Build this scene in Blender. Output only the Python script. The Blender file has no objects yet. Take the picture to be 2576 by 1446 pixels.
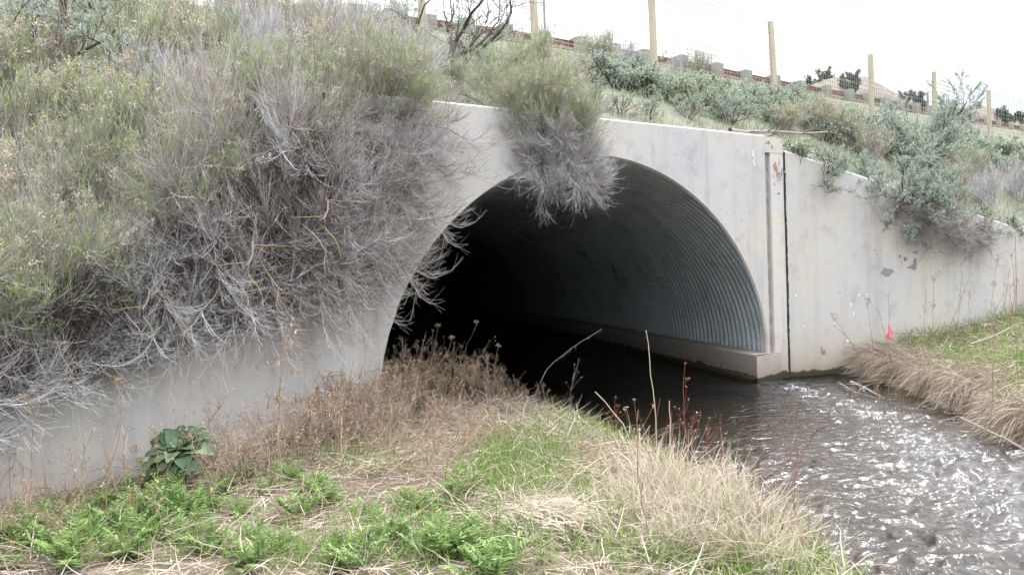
import bpy, math, random
import numpy as np
from mathutils import Vector, Matrix
R = math.radians
scene = bpy.context.scene
col = scene.collection

# ------------------------------------------------------------------ camera
FPX, PITCH, ROLL, CAMH = 2209.68, .0174, .0318, 1.6237       # measured on a 2576 px wide copy of the photograph
cd = bpy.data.cameras.new('camera'); cam = bpy.data.objects.new('camera', cd); col.objects.link(cam)
cd.sensor_width = 36; cd.lens = 36 * FPX / 2576; cd.clip_start = .05; cd.clip_end = 3000
cam.location = (0, 0, CAMH)
cam.rotation_mode = 'XYZ'
cam.matrix_world = Matrix.Translation((0, 0, CAMH)) @ Matrix.Rotation(math.pi/2 - PITCH, 4, 'X') @ Matrix.Rotation(-ROLL, 4, 'Z')
scene.camera = cam

# ------------------------------------------------------------------ world: bright thin overcast with a few blue gaps
SUN_EL, SUN_AZ = 56, 32
w = bpy.data.worlds.new('World'); scene.world = w; w.use_nodes = True
nt = w.node_tree; N = nt.nodes; L = nt.links; N.clear()
o = N.new('ShaderNodeOutputWorld'); bg = N.new('ShaderNodeBackground'); bg.inputs[1].default_value = .12
sk = N.new('ShaderNodeTexSky'); sk.sky_type = 'NISHITA'; sk.sun_disc = False
sk.sun_elevation = R(SUN_EL); sk.sun_rotation = R(SUN_AZ)
tc = N.new('ShaderNodeTexCoord'); mp = N.new('ShaderNodeMapping'); mp.inputs['Scale'].default_value = (1.6, 1.6, 4.5)
n1 = N.new('ShaderNodeTexNoise'); n1.inputs['Scale'].default_value = 1.7; n1.inputs['Detail'].default_value = 6; n1.inputs['Roughness'].default_value = .55
cr = N.new('ShaderNodeValToRGB'); e = cr.color_ramp.elements
e[0].position = .30; e[0].color = (.42, .42, .42, 1); e[1].position = .47; e[1].color = (1, 1, 1, 1)
n2 = N.new('ShaderNodeTexNoise'); n2.inputs['Scale'].default_value = 3.1; n2.inputs['Detail'].default_value = 5
cr2 = N.new('ShaderNodeValToRGB'); e = cr2.color_ramp.elements
e[0].position = .33; e[0].color = (4.6, 4.75, 5.1, 1); e[1].position = .62; e[1].color = (9.6, 9.6, 9.7, 1)
mx = N.new('ShaderNodeMix'); mx.data_type = 'RGBA'
L.new(tc.outputs['Generated'], mp.inputs[0]); L.new(mp.outputs[0], n1.inputs[0]); L.new(mp.outputs[0], n2.inputs[0])
L.new(n1.outputs[0], cr.inputs[0]); L.new(n2.outputs[0], cr2.inputs[0])
L.new(cr.outputs[0], mx.inputs[0]); L.new(sk.outputs[0], mx.inputs[6]); L.new(cr2.outputs[0], mx.inputs[7])
sz = N.new('ShaderNodeSeparateXYZ'); L.new(tc.outputs['Generated'], sz.inputs[0])          # an overcast sky is brighter overhead than at the horizon
pw = N.new('ShaderNodeMath'); pw.operation = 'POWER'; pw.use_clamp = True; L.new(sz.outputs[2], pw.inputs[0]); pw.inputs[1].default_value = 1.8; gz = N.new('ShaderNodeMapRange'); gz.inputs[1].default_value = 0; gz.inputs[2].default_value = 1; gz.inputs[3].default_value = .42; gz.inputs[4].default_value = 2.3; L.new(pw.outputs[0], gz.inputs[0])
vm = N.new('ShaderNodeVectorMath'); vm.operation = 'SCALE'; L.new(mx.outputs[2], vm.inputs[0]); L.new(gz.outputs[0], vm.inputs['Scale']); L.new(vm.outputs[0], bg.inputs[0]); L.new(bg.outputs[0], o.inputs[0])
sd = bpy.data.lights.new('sun', 'SUN'); sd.energy = 1.5; sd.angle = R(14); sd.color = (1, .97, .92)
sun = bpy.data.objects.new('sun', sd); col.objects.link(sun)
saz = R(SUN_AZ); sv = Vector((math.sin(saz)*math.cos(R(SUN_EL)), math.cos(saz)*math.cos(R(SUN_EL)), math.sin(R(SUN_EL))))
sun.rotation_euler = sv.to_track_quat('Z', 'Y').to_euler(); sun.location = sv*60
scene.view_settings.view_transform = 'Standard'; scene.view_settings.look = 'None'
scene.view_settings.gamma = 1; scene.view_settings.use_curve_mapping = False
scene.view_settings.exposure = 1.60
scene.cycles.use_denoising = True
scene.cycles.sample_clamp_indirect = 3; scene.cycles.sample_clamp_direct = 12; scene.cycles.max_bounces = 6; scene.cycles.diffuse_bounces = 4; scene.cycles.glossy_bounces = 3
scene.cycles.transparent_max_bounces = 12

# ------------------------------------------------------------------ measuring helpers (photo pixel -> point in the place)
def ray(px, py):
    X = (px-1288)/FPX; Z = -(py-723)/FPX
    c, s = math.cos(ROLL), math.sin(ROLL); x = X*c+Z*s; Y = -X*s+Z*c
    c, s = math.cos(PITCH), math.sin(PITCH)
    return np.array([x, c+Y*s, -s+Y*c])
def at(px, py, dist):
    r = ray(px, py); r = r/r[1]*dist; return np.array([r[0], r[1], r[2]+CAMH])
def onz(px, py, z=0.):
    r = ray(px, py); t = (z-CAMH)/r[2]; return np.array([r[0]*t, r[1]*t, z])
def proj(P):
    P = np.atleast_2d(P)-np.array([0, 0, CAMH]); c, s = math.cos(PITCH), math.sin(PITCH)
    y = np.maximum(P[:, 1]*c-P[:, 2]*s, .01); z = P[:, 1]*s+P[:, 2]*c; x = P[:, 0]
    c, s = math.cos(ROLL), math.sin(ROLL)
    return 1288+FPX*(x*c-z*s)/y, 723-FPX*(x*s+z*c)/y

# ------------------------------------------------------------------ noise
def vnoise(x, y, seed=0):
    xi = np.floor(x).astype(np.int64); yi = np.floor(y).astype(np.int64); fx = x-xi; fy = y-yi
    fx = fx*fx*(3-2*fx); fy = fy*fy*(3-2*fy)
    def h(a, b):
        n = (a*374761393+b*668265263+seed*1442695041) & 0x7fffffff
        n = ((n ^ (n >> 13))*1274126177) & 0x7fffffff
        return ((n ^ (n >> 16)) & 0xffff)/65535.
    return (h(xi, yi)*(1-fx)+h(xi+1, yi)*fx)*(1-fy)+(h(xi, yi+1)*(1-fx)+h(xi+1, yi+1)*fx)*fy
def fbm(x, y, seed=0, octs=4):
    a = 0; amp = .5
    for k in range(octs):
        a = a+amp*(vnoise(x*2**k+7.3*k, y*2**k-3.1*k, seed+k)-.5); amp *= .5
    return a

# ------------------------------------------------------------------ materials
def newmat(name):
    m = bpy.data.materials.new(name); m.use_nodes = True; nt = m.node_tree; nt.nodes.clear()
    out = nt.nodes.new('ShaderNodeOutputMaterial'); return m, nt.nodes, nt.links, out
def ramp(N, stops):
    r = N.new('ShaderNodeValToRGB'); el = r.color_ramp.elements
    while len(el) < len(stops): el.new(.5)
    for k, (p, c) in enumerate(stops): el[k].position = p; el[k].color = (*c, 1) if len(c) == 3 else c
    return r
def noise(N, L, vec, scale, detail=4, rough=.55, dist=0):
    n = N.new('ShaderNodeTexNoise'); n.inputs['Scale'].default_value = scale; n.inputs['Detail'].default_value = detail
    n.inputs['Roughness'].default_value = rough; n.inputs['Distortion'].default_value = dist
    if vec is not None: L.new(vec, n.inputs[0])
    return n
def mapped(N, L, scale, src='Object'):
    tc = N.new('ShaderNodeTexCoord'); mp = N.new('ShaderNodeMapping'); mp.inputs['Scale'].default_value = scale
    L.new(tc.outputs[src], mp.inputs[0]); return mp.outputs[0]
def mixc(N, L, fac, a, b, mode='MIX'):
    m = N.new('ShaderNodeMix'); m.data_type = 'RGBA'; m.blend_type = mode
    for sock, v in ((m.inputs[0], fac), (m.inputs[6], a), (m.inputs[7], b)):
        if hasattr(v, 'links') or hasattr(v, 'is_linked'): L.new(v, sock)
        elif isinstance(v, (int, float)): sock.default_value = v
        else: sock.default_value = (*v, 1)
    return m.outputs[2]
def veg(name, stops, trans=.25, rough=.7, tip=None):
    """plant fibre: colour varies from strand to strand (attribute rnd) and, if tip is given, towards its tip"""
    m, N, L, out = newmat(name)
    a = N.new('ShaderNodeAttribute'); a.attribute_name = 'rnd'
    r = ramp(N, stops); L.new(a.outputs['Fac'], r.inputs[0]); c = r.outputs[0]
    if tip is not None:
        t = N.new('ShaderNodeAttribute'); t.attribute_name = 'along'
        tr = ramp(N, [(tip[1], (0, 0, 0)), (1, (1, 1, 1))]); L.new(t.outputs['Fac'], tr.inputs[0])
        c = mixc(N, L, tr.outputs[0], c, tip[0])
    d = N.new('ShaderNodeBsdfPrincipled'); d.inputs['Roughness'].default_value = rough; d.inputs['Specular IOR Level'].default_value = .25
    L.new(c, d.inputs['Base Color'])
    if trans:
        tb = N.new('ShaderNodeBsdfTranslucent'); L.new(c, tb.inputs[0])
        ms = N.new('ShaderNodeMixShader'); ms.inputs[0].default_value = trans
        L.new(d.outputs[0], ms.inputs[1]); L.new(tb.outputs[0], ms.inputs[2]); L.new(ms.outputs[0], out.inputs[0])
    else: L.new(d.outputs[0], out.inputs[0])
    return m
def plain(name, c1, c2, scale=8, rough=.8, bump=.3, metal=0, vec=(1, 1, 1), bscale=40):
    m, N, L, out = newmat(name)
    v = mapped(N, L, vec); n = noise(N, L, v, scale, 5); r = ramp(N, [(.35, c1), (.65, c2)]); L.new(n.outputs[0], r.inputs[0])
    d = N.new('ShaderNodeBsdfPrincipled'); d.inputs['Roughness'].default_value = rough; d.inputs['Metallic'].default_value = metal
    L.new(r.outputs[0], d.inputs['Base Color'])
    n2 = noise(N, L, v, bscale, 4); b = N.new('ShaderNodeBump'); b.inputs['Strength'].default_value = bump; b.inputs['Distance'].default_value = .01
    L.new(n2.outputs[0], b.inputs['Height']); L.new(b.outputs[0], d.inputs['Normal']); L.new(d.outputs[0], out.inputs[0])
    return m
def concrete_mat(name, base, warm, cool, waterline=True):
    m, N, L, out = newmat(name)
    v = mapped(N, L, (1, 1, 1)); vs = mapped(N, L, (3.2, 3.2, .22))
    big = noise(N, L, v, .9, 5, .6); st = noise(N, L, vs, 1.0, 6, .6, .4); fine = noise(N, L, v, 55, 4, .7); pit = noise(N, L, v, 16, 3)
    r = ramp(N, [(.34, warm), (.5, base), (.68, cool)]); L.new(big.outputs[0], r.inputs[0]); c = r.outputs[0]
    rs = ramp(N, [(.28, (.74, .70, .66)), (.44, (1, 1, 1)), (.56, (1, 1, 1)), (.76, (.80, .79, .81))]); L.new(st.outputs[0], rs.inputs[0])
    c = mixc(N, L, .75, c, rs.outputs[0], 'MULTIPLY')
    md = noise(N, L, v, 3.2, 6, .68, .3); rm = ramp(N, [(.30, (.80, .785, .77)), (.46, (1, 1, 1)), (.62, (1, 1, 1)), (.74, (.86, .87, .90))]); L.new(md.outputs[0], rm.inputs[0]); c = mixc(N, L, .8, c, rm.outputs[0], 'MULTIPLY')
    rf = ramp(N, [(.3, (.86, .85, .84)), (.6, (1.0, 1.0, 1.0))]); L.new(fine.outputs[0], rf.inputs[0]); c = mixc(N, L, .8, c, rf.outputs[0], 'MULTIPLY')
    rp = ramp(N, [(.27, (.50, .45, .40)), (.34, (1, 1, 1))]); L.new(pit.outputs[0], rp.inputs[0]); c = mixc(N, L, .6, c, rp.outputs[0], 'MULTIPLY')
    if waterline:
        g = N.new('ShaderNodeNewGeometry'); sp = N.new('ShaderNodeSeparateXYZ'); L.new(g.outputs['Position'], sp.inputs[0])
        wv = noise(N, L, v, 3.5, 5, .6)
        ad = N.new('ShaderNodeMath'); ad.operation = 'MULTIPLY_ADD'; L.new(wv.outputs[0], ad.inputs[0]); ad.inputs[1].default_value = -.22; L.new(sp.outputs[2], ad.inputs[2])
        mr = N.new('ShaderNodeMapRange'); mr.inputs[1].default_value = -.08; mr.inputs[2].default_value = .62; L.new(ad.outputs[0], mr.inputs[0])
        rw = ramp(N, [(0, (.07, .075, .04)), (.055, (.12, .105, .065)), (.075, (.66, .57, .49)), (.22, (.80, .74, .68)), (.55, (.95, .91, .885)), (1, (1, 1, 1))])
        L.new(mr.outputs[0], rw.inputs[0]); c = mixc(N, L, 1., c, rw.outputs[0], 'MULTIPLY')
    d = N.new('ShaderNodeBsdfPrincipled'); d.inputs['Roughness'].default_value = .88; L.new(c, d.inputs['Base Color'])
    b = N.new('ShaderNodeBump'); b.inputs['Strength'].default_value = .35; b.inputs['Distance'].default_value = .006
    L.new(fine.outputs[0], b.inputs['Height']); L.new(b.outputs[0], d.inputs['Normal']); L.new(d.outputs[0], out.inputs[0])
    return m
M = {}
M['concrete'] = concrete_mat('concrete', (.51, .505, .495), (.54, .515, .465), (.45, .465, .50))
M['concrete_grey'] = concrete_mat('concrete_grey', (.57, .565, .555), (.59, .565, .52), (.52, .535, .56))
M['concrete_foot'] = concrete_mat('concrete_footing', (.46, .44, .42), (.48, .43, .38), (.44, .43, .43))
M['groove'] = plain('stained_shaded_groove', (.22, .18, .15), (.36, .33, .30), 9, .9, .5)  # stained groove concrete, also darkened for the shadow in the recess
M['filler'] = plain('joint_filler', (.012, .012, .012), (.04, .035, .03), 20, .95, .6)
M['rust_spot'] = plain('rust_stain', (.30, .13, .05), (.42, .30, .20), 18, .9, .2)
M['patch'] = plain('dark_scab', (.20, .20, .22), (.27, .27, .29), 12, .9, .2)
M['chalk'] = plain('white_chalk', (.72, .72, .74), (.85, .85, .86), 20, .9, .1)
M['number'] = plain('brown_paint', (.06, .04, .035), (.12, .08, .07), 30, .8, .1)
M['moss'] = plain('dark_moss', (.015, .018, .006), (.05, .05, .02), 30, .95, 1., 0, (1, 1, 1), 60)
m, N_, L_, out = newmat('galvanised_steel')
v = mapped(N_, L_, (1, 1, 1)); n = noise(N_, L_, v, 1.6, 6, .65); r = ramp(N_, [(.29, (.22, .16, .12)), (.37, (.50, .585, .62)), (.7, (.66, .765, .81))]); L_.new(n.outputs[0], r.inputs[0])
nf = noise(N_, L_, v, 30, 4); rf = ramp(N_, [(.3, (.7, .7, .7)), (.6, (1, 1, 1))]); L_.new(nf.outputs[0], rf.inputs[0])
d = N_.new('ShaderNodeBsdfPrincipled'); d.inputs['Roughness'].default_value = .5; d.inputs['Metallic'].default_value = .2
L_.new(mixc(N_, L_, 1., r.outputs[0], rf.outputs[0], 'MULTIPLY'), d.inputs['Base Color']); L_.new(d.outputs[0], out.inputs[0]); M['steel'] = m
M['bolt'] = plain('rusty_bolt', (.16, .13, .11), (.36, .38, .38), 20, .6, .2, .5)
M['post'] = plain('treated_pine', (.36, .325, .25), (.46, .425, .34), 3, .85, .5, 0, (6, 6, .5), 6)
M['wire'] = plain('galvanised_wire', (.20, .22, .22), (.32, .34, .34), 5, .5, .1, .6)
M['rail'] = plain('rusted_rail', (.10, .045, .03), (.22, .11, .08), 3, .8, .3, .3)
M['rail_lip'] = plain('pale_rusty_rail', (.30, .21, .16), (.40, .31, .25), 3, .8, .3)
M['rail_post'] = plain('weathered_block', (.22, .21, .195), (.30, .29, .265), 2, .9, .4)
M['asphalt'] = plain('asphalt', (.045, .045, .045), (.06, .06, .06), 3, .9, .3)
M['flag'] = plain('pink_flagging', (.75, .10, .20), (.85, .16, .26), 6, .6, .1)
M['silver_wood'] = veg('silvery_wood', [(0, (.22, .19, .17)), (.5, (.30, .27, .25)), (1, (.16, .13, .11))], 0)
M['lichen_wood'] = veg('lichen_wood', [(0, (.17, .14, .11)), (.6, (.26, .22, .19)), (.85, (.30, .24, .10)), (1, (.30, .27, .12))], 0)
M['inner_twig'] = veg('shade_dark_twig', [(0, (.03, .025, .02)), (.5, (.065, .055, .048)), (1, (.13, .11, .095))], 0)  # near-black colour puts the shade of the bush hollows into the twigs
M['dark_wood'] = veg('dark_wood', [(0, (.07, .055, .05)), (.5, (.12, .095, .085)), (1, (.17, .14, .12))], 0)
M['silver_twig'] = veg('silvery_twig', [(0, (.30, .29, .29)), (.4, (.46, .455, .47)), (.75, (.66, .66, .70)), (1, (.22, .20, .19))], .05)
M['brown_twig'] = veg('brown_grey_twig', [(0, (.22, .195, .18)), (.5, (.36, .335, .325)), (.85, (.52, .50, .49)), (1, (.27, .25, .235))], .05)
M['fresh_green'] = veg('fresh_green_shoot', [(0, (.19, .27, .09)), (.5, (.29, .38, .15)), (1, (.42, .45, .28))], .3)
M['flower'] = veg('dry_flower_head', [(0, (.44, .36, .28)), (.5, (.58, .50, .41)), (1, (.68, .61, .53))], .25)
M['sage'] = veg('sage_leaf', [(0, (.25, .32, .26)), (.5, (.36, .43, .36)), (1, (.48, .54, .47))], .2)
M['dull_sage'] = veg('dull_sage_leaf', [(0, (.24, .30, .20)), (.5, (.36, .42, .32)), (1, (.48, .51, .42))], .2)
M['grass'] = veg('green_grass', [(0, (.08, .16, .035)), (.5, (.16, .28, .06)), (.85, (.25, .37, .10)), (1, (.38, .38, .19))], .35, .55)
M['bank_grass'] = veg('slope_grass', [(0, (.13, .20, .10)), (.45, (.22, .30, .17)), (.7, (.34, .36, .27)), (1, (.50, .46, .38))], .3)
M['straw'] = veg('straw', [(0, (.24, .195, .155)), (.4, (.38, .325, .26)), (.8, (.52, .46, .38)), (1, (.19, .16, .13))], .25)
M['pale_straw'] = veg('pale_straw', [(0, (.34, .29, .22)), (.5, (.52, .46, .37)), (1, (.74, .69, .60))], .25)
M['thatch'] = veg('grey_thatch', [(0, (.20, .155, .125)), (.45, (.34, .27, .22)), (.8, (.47, .40, .33)), (1, (.58, .50, .41))], .15)
M['dead_stem'] = veg('dead_stem', [(0, (.16, .10, .07)), (.5, (.28, .19, .13)), (1, (.44, .32, .20))], 0)
M['dead_head'] = veg('dead_seed_head', [(0, (.24, .17, .12)), (.5, (.38, .29, .21)), (1, (.50, .41, .30))], .1)
M['fern'] = veg('ferny_leaf', [(0, (.08, .15, .04)), (.5, (.15, .25, .07)), (1, (.28, .37, .14))], .35, .5)
M['rosette'] = veg('broad_leaf', [(0, (.03, .065, .032)), (.5, (.07, .12, .06)), (1, (.15, .21, .12))], .2, .5)
M['red_stem'] = veg('red_willow_stem', [(0, (.20, .065, .05)), (.5, (.28, .10, .07)), (1, (.33, .17, .10))], 0)
M['weed'] = veg('brown_weed', [(0, (.18, .125, .10)), (.5, (.30, .225, .18)), (1, (.45, .36, .28))], 0)
M['juniper'] = veg('juniper_leaf', [(0, (.05, .075, .045)), (.5, (.09, .12, .08)), (1, (.15, .18, .13))], .1)
M['stone'] = plain('stone', (.30, .27, .25), (.50, .47, .45), 5, .9, .5)

# ------------------------------------------------------------------ mesh builders
def mesh(name, V, F, mat, attrs=None, smooth=False):
    V = np.asarray(V, dtype=np.float32).reshape(-1, 3); F = np.asarray(F, dtype=np.int32)
    me = bpy.data.meshes.new(name); k = F.shape[1]
    me.vertices.add(len(V)); me.vertices.foreach_set('co', V.ravel())
    me.loops.add(F.size); me.loops.foreach_set('vertex_index', F.ravel())
    me.polygons.add(len(F)); me.polygons.foreach_set('loop_start', np.arange(0, F.size, k, dtype=np.int32))
    if attrs:
        for a, d in attrs.items():
            at_ = me.attributes.new(a, 'FLOAT', 'POINT'); at_.data.foreach_set('value', np.asarray(d, dtype=np.float32).ravel())
    me.update(calc_edges=True); me.validate()
    me.polygons.foreach_set('use_smooth', np.full(len(F), bool(smooth)))
    if mat: me.materials.append(mat if not isinstance(mat, str) else M[mat])
    return me
def obj(name, me, parent=None, loc=None, rz=0, sc=1.):
    ob = bpy.data.objects.new(name, me); col.objects.link(ob)
    if parent: ob.parent = parent
    if loc is not None: ob.location = loc
    if rz: ob.rotation_euler = (0, 0, rz)
    if sc != 1.: ob.scale = (sc, sc, sc) if isinstance(sc, (int, float)) else sc
    return ob
def tag(ob, label=None, cat=None, group=None, kind=None):
    for k, v in (('label', label), ('category', cat), ('group', group), ('kind', kind)):
        if v: ob[k] = v
    return ob
def thing(name, label, cat, loc=(0, 0, 0), rz=0, group=None, sc=1.):
    ob = obj(name, None, None, loc, rz, sc); ob.empty_display_size = .2; return tag(ob, label, cat, group)
def copy_tree(src, parent=None):
    c = src.copy(); col.objects.link(c)
    if parent: c.parent = parent; c.matrix_parent_inverse = src.matrix_parent_inverse
    for ch in list(src.children): copy_tree(ch, c)
    return c
def unit(a): return a/np.maximum(np.linalg.norm(a, axis=-1, keepdims=True), 1e-9)

def grow(rs, S, D, Ln, n, bend=(0, 0, 0), wig=.1):
    """M strands of n points: start S, direction D, length Ln, bent a little every step"""
    Mn = len(S); P = np.zeros((Mn, n, 3)); P[:, 0] = S; D = unit(D.copy()); st = (Ln/(n-1))[:, None]; b = np.asarray(bend)
    for k in range(1, n):
        D = unit(D+b+rs.normal(0, wig, (Mn, 3))); P[:, k] = P[:, k-1]+D*st
    return P
def tubes(P, r0, r1, sides=3, rnd=None):
    """tapered tubes round strands P (M,n,3) -> verts, quads, attrs"""
    Mn, n, _ = P.shape
    T = np.gradient(P, axis=1); T = unit(T)
    ref = np.where(np.abs(T[:, :, 2:3]) > .9, np.array([1., 0, 0]), np.array([0, 0, 1.]))
    U = unit(np.cross(T, ref)); Wv = np.cross(T, U)
    t = np.linspace(0, 1, n)[None, :, None, None]
    r0 = np.broadcast_to(np.asarray(r0, float), (Mn,))[:, None, None, None]; r1 = np.broadcast_to(np.asarray(r1, float), (Mn,))[:, None, None, None]
    rad = r0*(1-t)+r1*t
    a = (np.arange(sides)/sides*2*np.pi)[None, None, :, None]
    V = P[:, :, None, :]+rad*(np.cos(a)*U[:, :, None, :]+np.sin(a)*Wv[:, :, None, :])
    base = (np.arange(Mn)*n*sides)[:, None, None]; i = (np.arange(n-1)*sides)[None, :, None]; j = np.arange(sides)[None, None, :]; j2 = (j+1) % sides
    F = np.stack([base+i+j, base+i+j2, base+i+sides+j2, base+i+sides+j], -1).reshape(-1, 4)
    if rnd is None: rnd = np.random.RandomState(Mn).rand(Mn)
    A = {'rnd': np.repeat(rnd, n*sides), 'along': np.tile(np.repeat(np.linspace(0, 1, n), sides), Mn)}
    return V.reshape(-1, 3), F, A
def ribbons(P, wd, rnd=None, rs=None, taper=True, side=None):
    """flat blades along strands, narrowing to the tip"""
    Mn, n, _ = P.shape; rs = rs or np.random.RandomState(Mn % 9973)
    T = unit(np.gradient(P, axis=1))
    if side is None:
        side = rs.normal(0, 1, (Mn, 1, 3)); side[..., 2] *= .3
    S = unit(np.cross(T, np.broadcast_to(side, P.shape)))
    t = np.linspace(0, 1, n)
    prof = (np.minimum(1, (1-t)*1.6+.06) if taper else np.sin(np.pi*np.clip(t*.9+.06, 0, 1)))[None, :, None]
    h = np.broadcast_to(np.asarray(wd, float), (Mn,))[:, None, None]*prof/2
    V = np.stack([P-S*h, P+S*h], 2)
    base = (np.arange(Mn)*n*2)[:, None]; i = (np.arange(n-1)*2)[None, :]
    F = np.stack([base+i, base+i+1, base+i+3, base+i+2], -1).reshape(-1, 4)
    if rnd is None: rnd = rs.rand(Mn)
    A = {'rnd': np.repeat(rnd, n*2), 'along': np.tile(np.repeat(t, 2), Mn)}
    return V.reshape(-1, 3), F, A
def merge(parts):
    V = []; F = []; A = {'rnd': [], 'along': []}; o_ = 0
    for v, f, a in parts:
        V.append(v); F.append(f+o_); o_ += len(v)
        for k in A: A[k].append(a[k])
    return np.concatenate(V), np.concatenate(F), {k: np.concatenate(x) for k, x in A.items()}
def pm(name, parts, mat):
    v, f, a = merge(parts) if isinstance(parts, list) else parts
    return mesh(name, v, f, mat, a)
def pick(rs, P, k, t0=.3, t1=1.):
    """k start points on each strand, with the strand's direction there"""
    Mn, n, _ = P.shape; t = rs.uniform(t0, t1, (Mn, k))*(n-1); i = np.minimum(t.astype(int), n-2); f = (t-i)[..., None]
    ar = np.arange(Mn)[:, None]; S = P[ar, i]*(1-f)+P[ar, i+1]*f; D = unit(P[ar, i+1]-P[ar, i])
    return S.reshape(-1, 3), D.reshape(-1, 3)
def boxm(x0, x1, y0, y1, z0, z1):
    V = [(x, y, z) for z in (z0, z1) for x, y in ((x0, y0), (x1, y0), (x1, y1), (x0, y1))]
    F = [(3, 2, 1, 0), (4, 5, 6, 7), (0, 1, 5, 4), (1, 2, 6, 5), (2, 3, 7, 6), (3, 0, 4, 7)]
    return np.array(V, float), np.array(F)
def grid(X, Y, Z):
    n, m_ = X.shape; V = np.stack([X, Y, Z], -1).reshape(-1, 3)
    i = (np.arange(n-1)*m_)[:, None]; j = np.arange(m_-1)[None, :]
    F = np.stack([i+j, i+j+1, i+m_+j+1, i+m_+j], -1).reshape(-1, 4); return V, F

# ------------------------------------------------------------------ the frame of the culvert
TH = .6345; DW = np.array([math.cos(TH), math.sin(TH)]); JR = np.array([3.938, 12.6])          # wall direction, right-hand joint
NB = np.array([-DW[1], DW[0]])                                                                # into the bank
PHI = -.4342; AR, AB, ZF, ZT, SC, EXP = 2.7566, 2.5987, .372, 3.4308, 3.5092, 1.0468
AX = AR/math.cos(PHI)
TA = TH+math.pi/2+PHI*-1*-1; TD = np.array([math.cos(TA), math.sin(TA)]); TP = np.array([TD[1], -TD[0]])
def WL(s, z, depth=0.):                                                                        # point on the headwall, s metres left of the joint
    q = JR-s*DW+NB*depth; return np.array([q[0], q[1], z])
SL = 6.72; CL = WL(SL, 0)[:2]                                                                  # left corner of the headwall
LW = [CL, np.array([-3.3, 5.5]), np.array([-5.6, 1.7])]; LWZ = [3.25, 1.42, .75]
RW0 = JR+DW*.020; rwend = at(2560, 572, 13.75)
RWd = unit(rwend[:2]-RW0); RW = [RW0, rwend[:2], rwend[:2]+RWd*3.6]; RWZ = [at(1975, 378, 12.65)[2], rwend[2], rwend[2]-.95]

# ------------------------------------------------------------------ heights
def sdist(x, y, poly, flip=1):
    p = np.stack([x, y], -1); best = np.full(x.shape, 1e9); sg = np.ones(x.shape)
    for a, b in zip(poly[:-1], poly[1:]):
        a = np.array(a); b = np.array(b); d_ = b-a; t = np.clip(((p-a)@d_)/(d_@d_), 0, 1); q = a+t[..., None]*d_; dd = np.hypot(*(np.moveaxis(p-q, -1, 0)))
        c = d_[0]*(p[..., 1]-a[1])-d_[1]*(p[..., 0]-a[0]); u = dd < best; best = np.where(u, dd, best); sg = np.where(u, np.sign(c), sg)
    return best*sg*flip
PL = [(2.9, -8), (2.2, 0), (1.85, 3), (1.64, 4.4), (1.58, 5.0), (1.42, 5.65), (1.33, 6.5), (1.07, 7.8), (.65, 9.1), (.25, 10.0), (-.5, 10.6), (-1.6, 10.9), (-4, 11)]
PR = [(6.5, -8), (5.6, 0), (4.9, 5), (4.42, 7.3), (4.3, 8.0), (4.7, 9.1), (4.95, 11), (5.02, 12.9), (5.2, 15)]
def ground_h(x, y):
    x = np.asarray(x, float); y = np.asarray(y, float)
    l = sdist(x, y, PL)+fbm(x*1.7, y*1.7, 3)*.25; r_ = sdist(x, y, PR, -1)+fbm(x*2, y*2, 5)*.2
    bed = -.16-.10*np.clip(-np.maximum(l, r_), 0, 1.2)+fbm(x*2.5, y*2.5, 9)*.06
    hl = np.interp(l, [-.35, 0, .12, .45, 1.5, 4], [-.2, .0, .09, .16, .20, .24])+fbm(x*1.3, y*1.3, 11)*.10*np.clip(l*2, 0, 1)
    hr = np.interp(r_, [-.5, -.05, .06, .4, 3.5, 9], [-.2, -.02, .20, .30, .86, 1.2])+fbm(x*1.5, y*1.5, 13)*.26*np.clip(r_*2, 0, 1)
    return np.where(l > -.35, np.maximum(bed, hl), np.where(r_ > -.5, np.maximum(bed, hr), bed))
# control points of the embankment behind the walls
FENCE = [at(260, 70, 17.0), at(670, 92, 17.5), at(1064, 118, 18), at(1349, 165, 18.8), at(1649, 235, 19.8), at(1952, 274, 23), at(2194, 322, 27.5), at(2353, 352, 31), at(2491, 397, 33.5), at(2760, 430, 36.5)]
GTOP = CAMH+7.7
GR_PX = [(-900, -190), (-300, -125), (100, -75), (450, -36), (780, 0), (1000, 24), (1265, 60), (1617, 122), (1799, 157), (1872, 174), (2009, 202), (2132, 224), (2300, 258), (2448, 287), (2571, 312), (2800, 345), (3300, 395)]
def hz(px): return 685-.0318*(px-1288)
GRL = np.array([at(px, py, 7.7*FPX/(hz(px)-py)) for px, py in GR_PX])[:, :2]
ROADZ = GTOP-.56
ctrl = [(*WL(s, 0, .35)[:2], ZT-.10) for s in np.linspace(.2, 6.6, 7)]
ctrl += [(*(np.array(a)*(1-t)+np.array(b)*t+off), za*(1-t)+zb*t-.08) for (a, b, za, zb, off) in
         ((LW[0], LW[1], LWZ[0], LWZ[1], np.array([-.3, .2])), (LW[1], LW[2], LWZ[1], LWZ[2], np.array([-.3, .2])),
          (RW[0], RW[1], RWZ[0], RWZ[1], np.array([-.05, .3])), (RW[1], RW[2], RWZ[1], RWZ[2], np.array([-.05, .3]))) for t in (.08, .4, .75, 1)]
ctrl += [tuple(p) for p in FENCE[1:]]
ctrl += [(*p, ROADZ-.02) for p in GRL]
ctrl += [(-9, 8, 4.2), (-12, 14, 6.6), (-14, 5, 3.2), (-20, 20, 7.8), (14, 16, 2.2), (17, 20, 2.9), (22, 22, 2.6), (24, 28, 4.0), (9.5, 18, 3.6), (6, 16.3, 4.35), (30, 34, 4.4)]
ctrl = np.array(ctrl)
def _phi(d): return d*d*np.log(d+1e-9)
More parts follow.
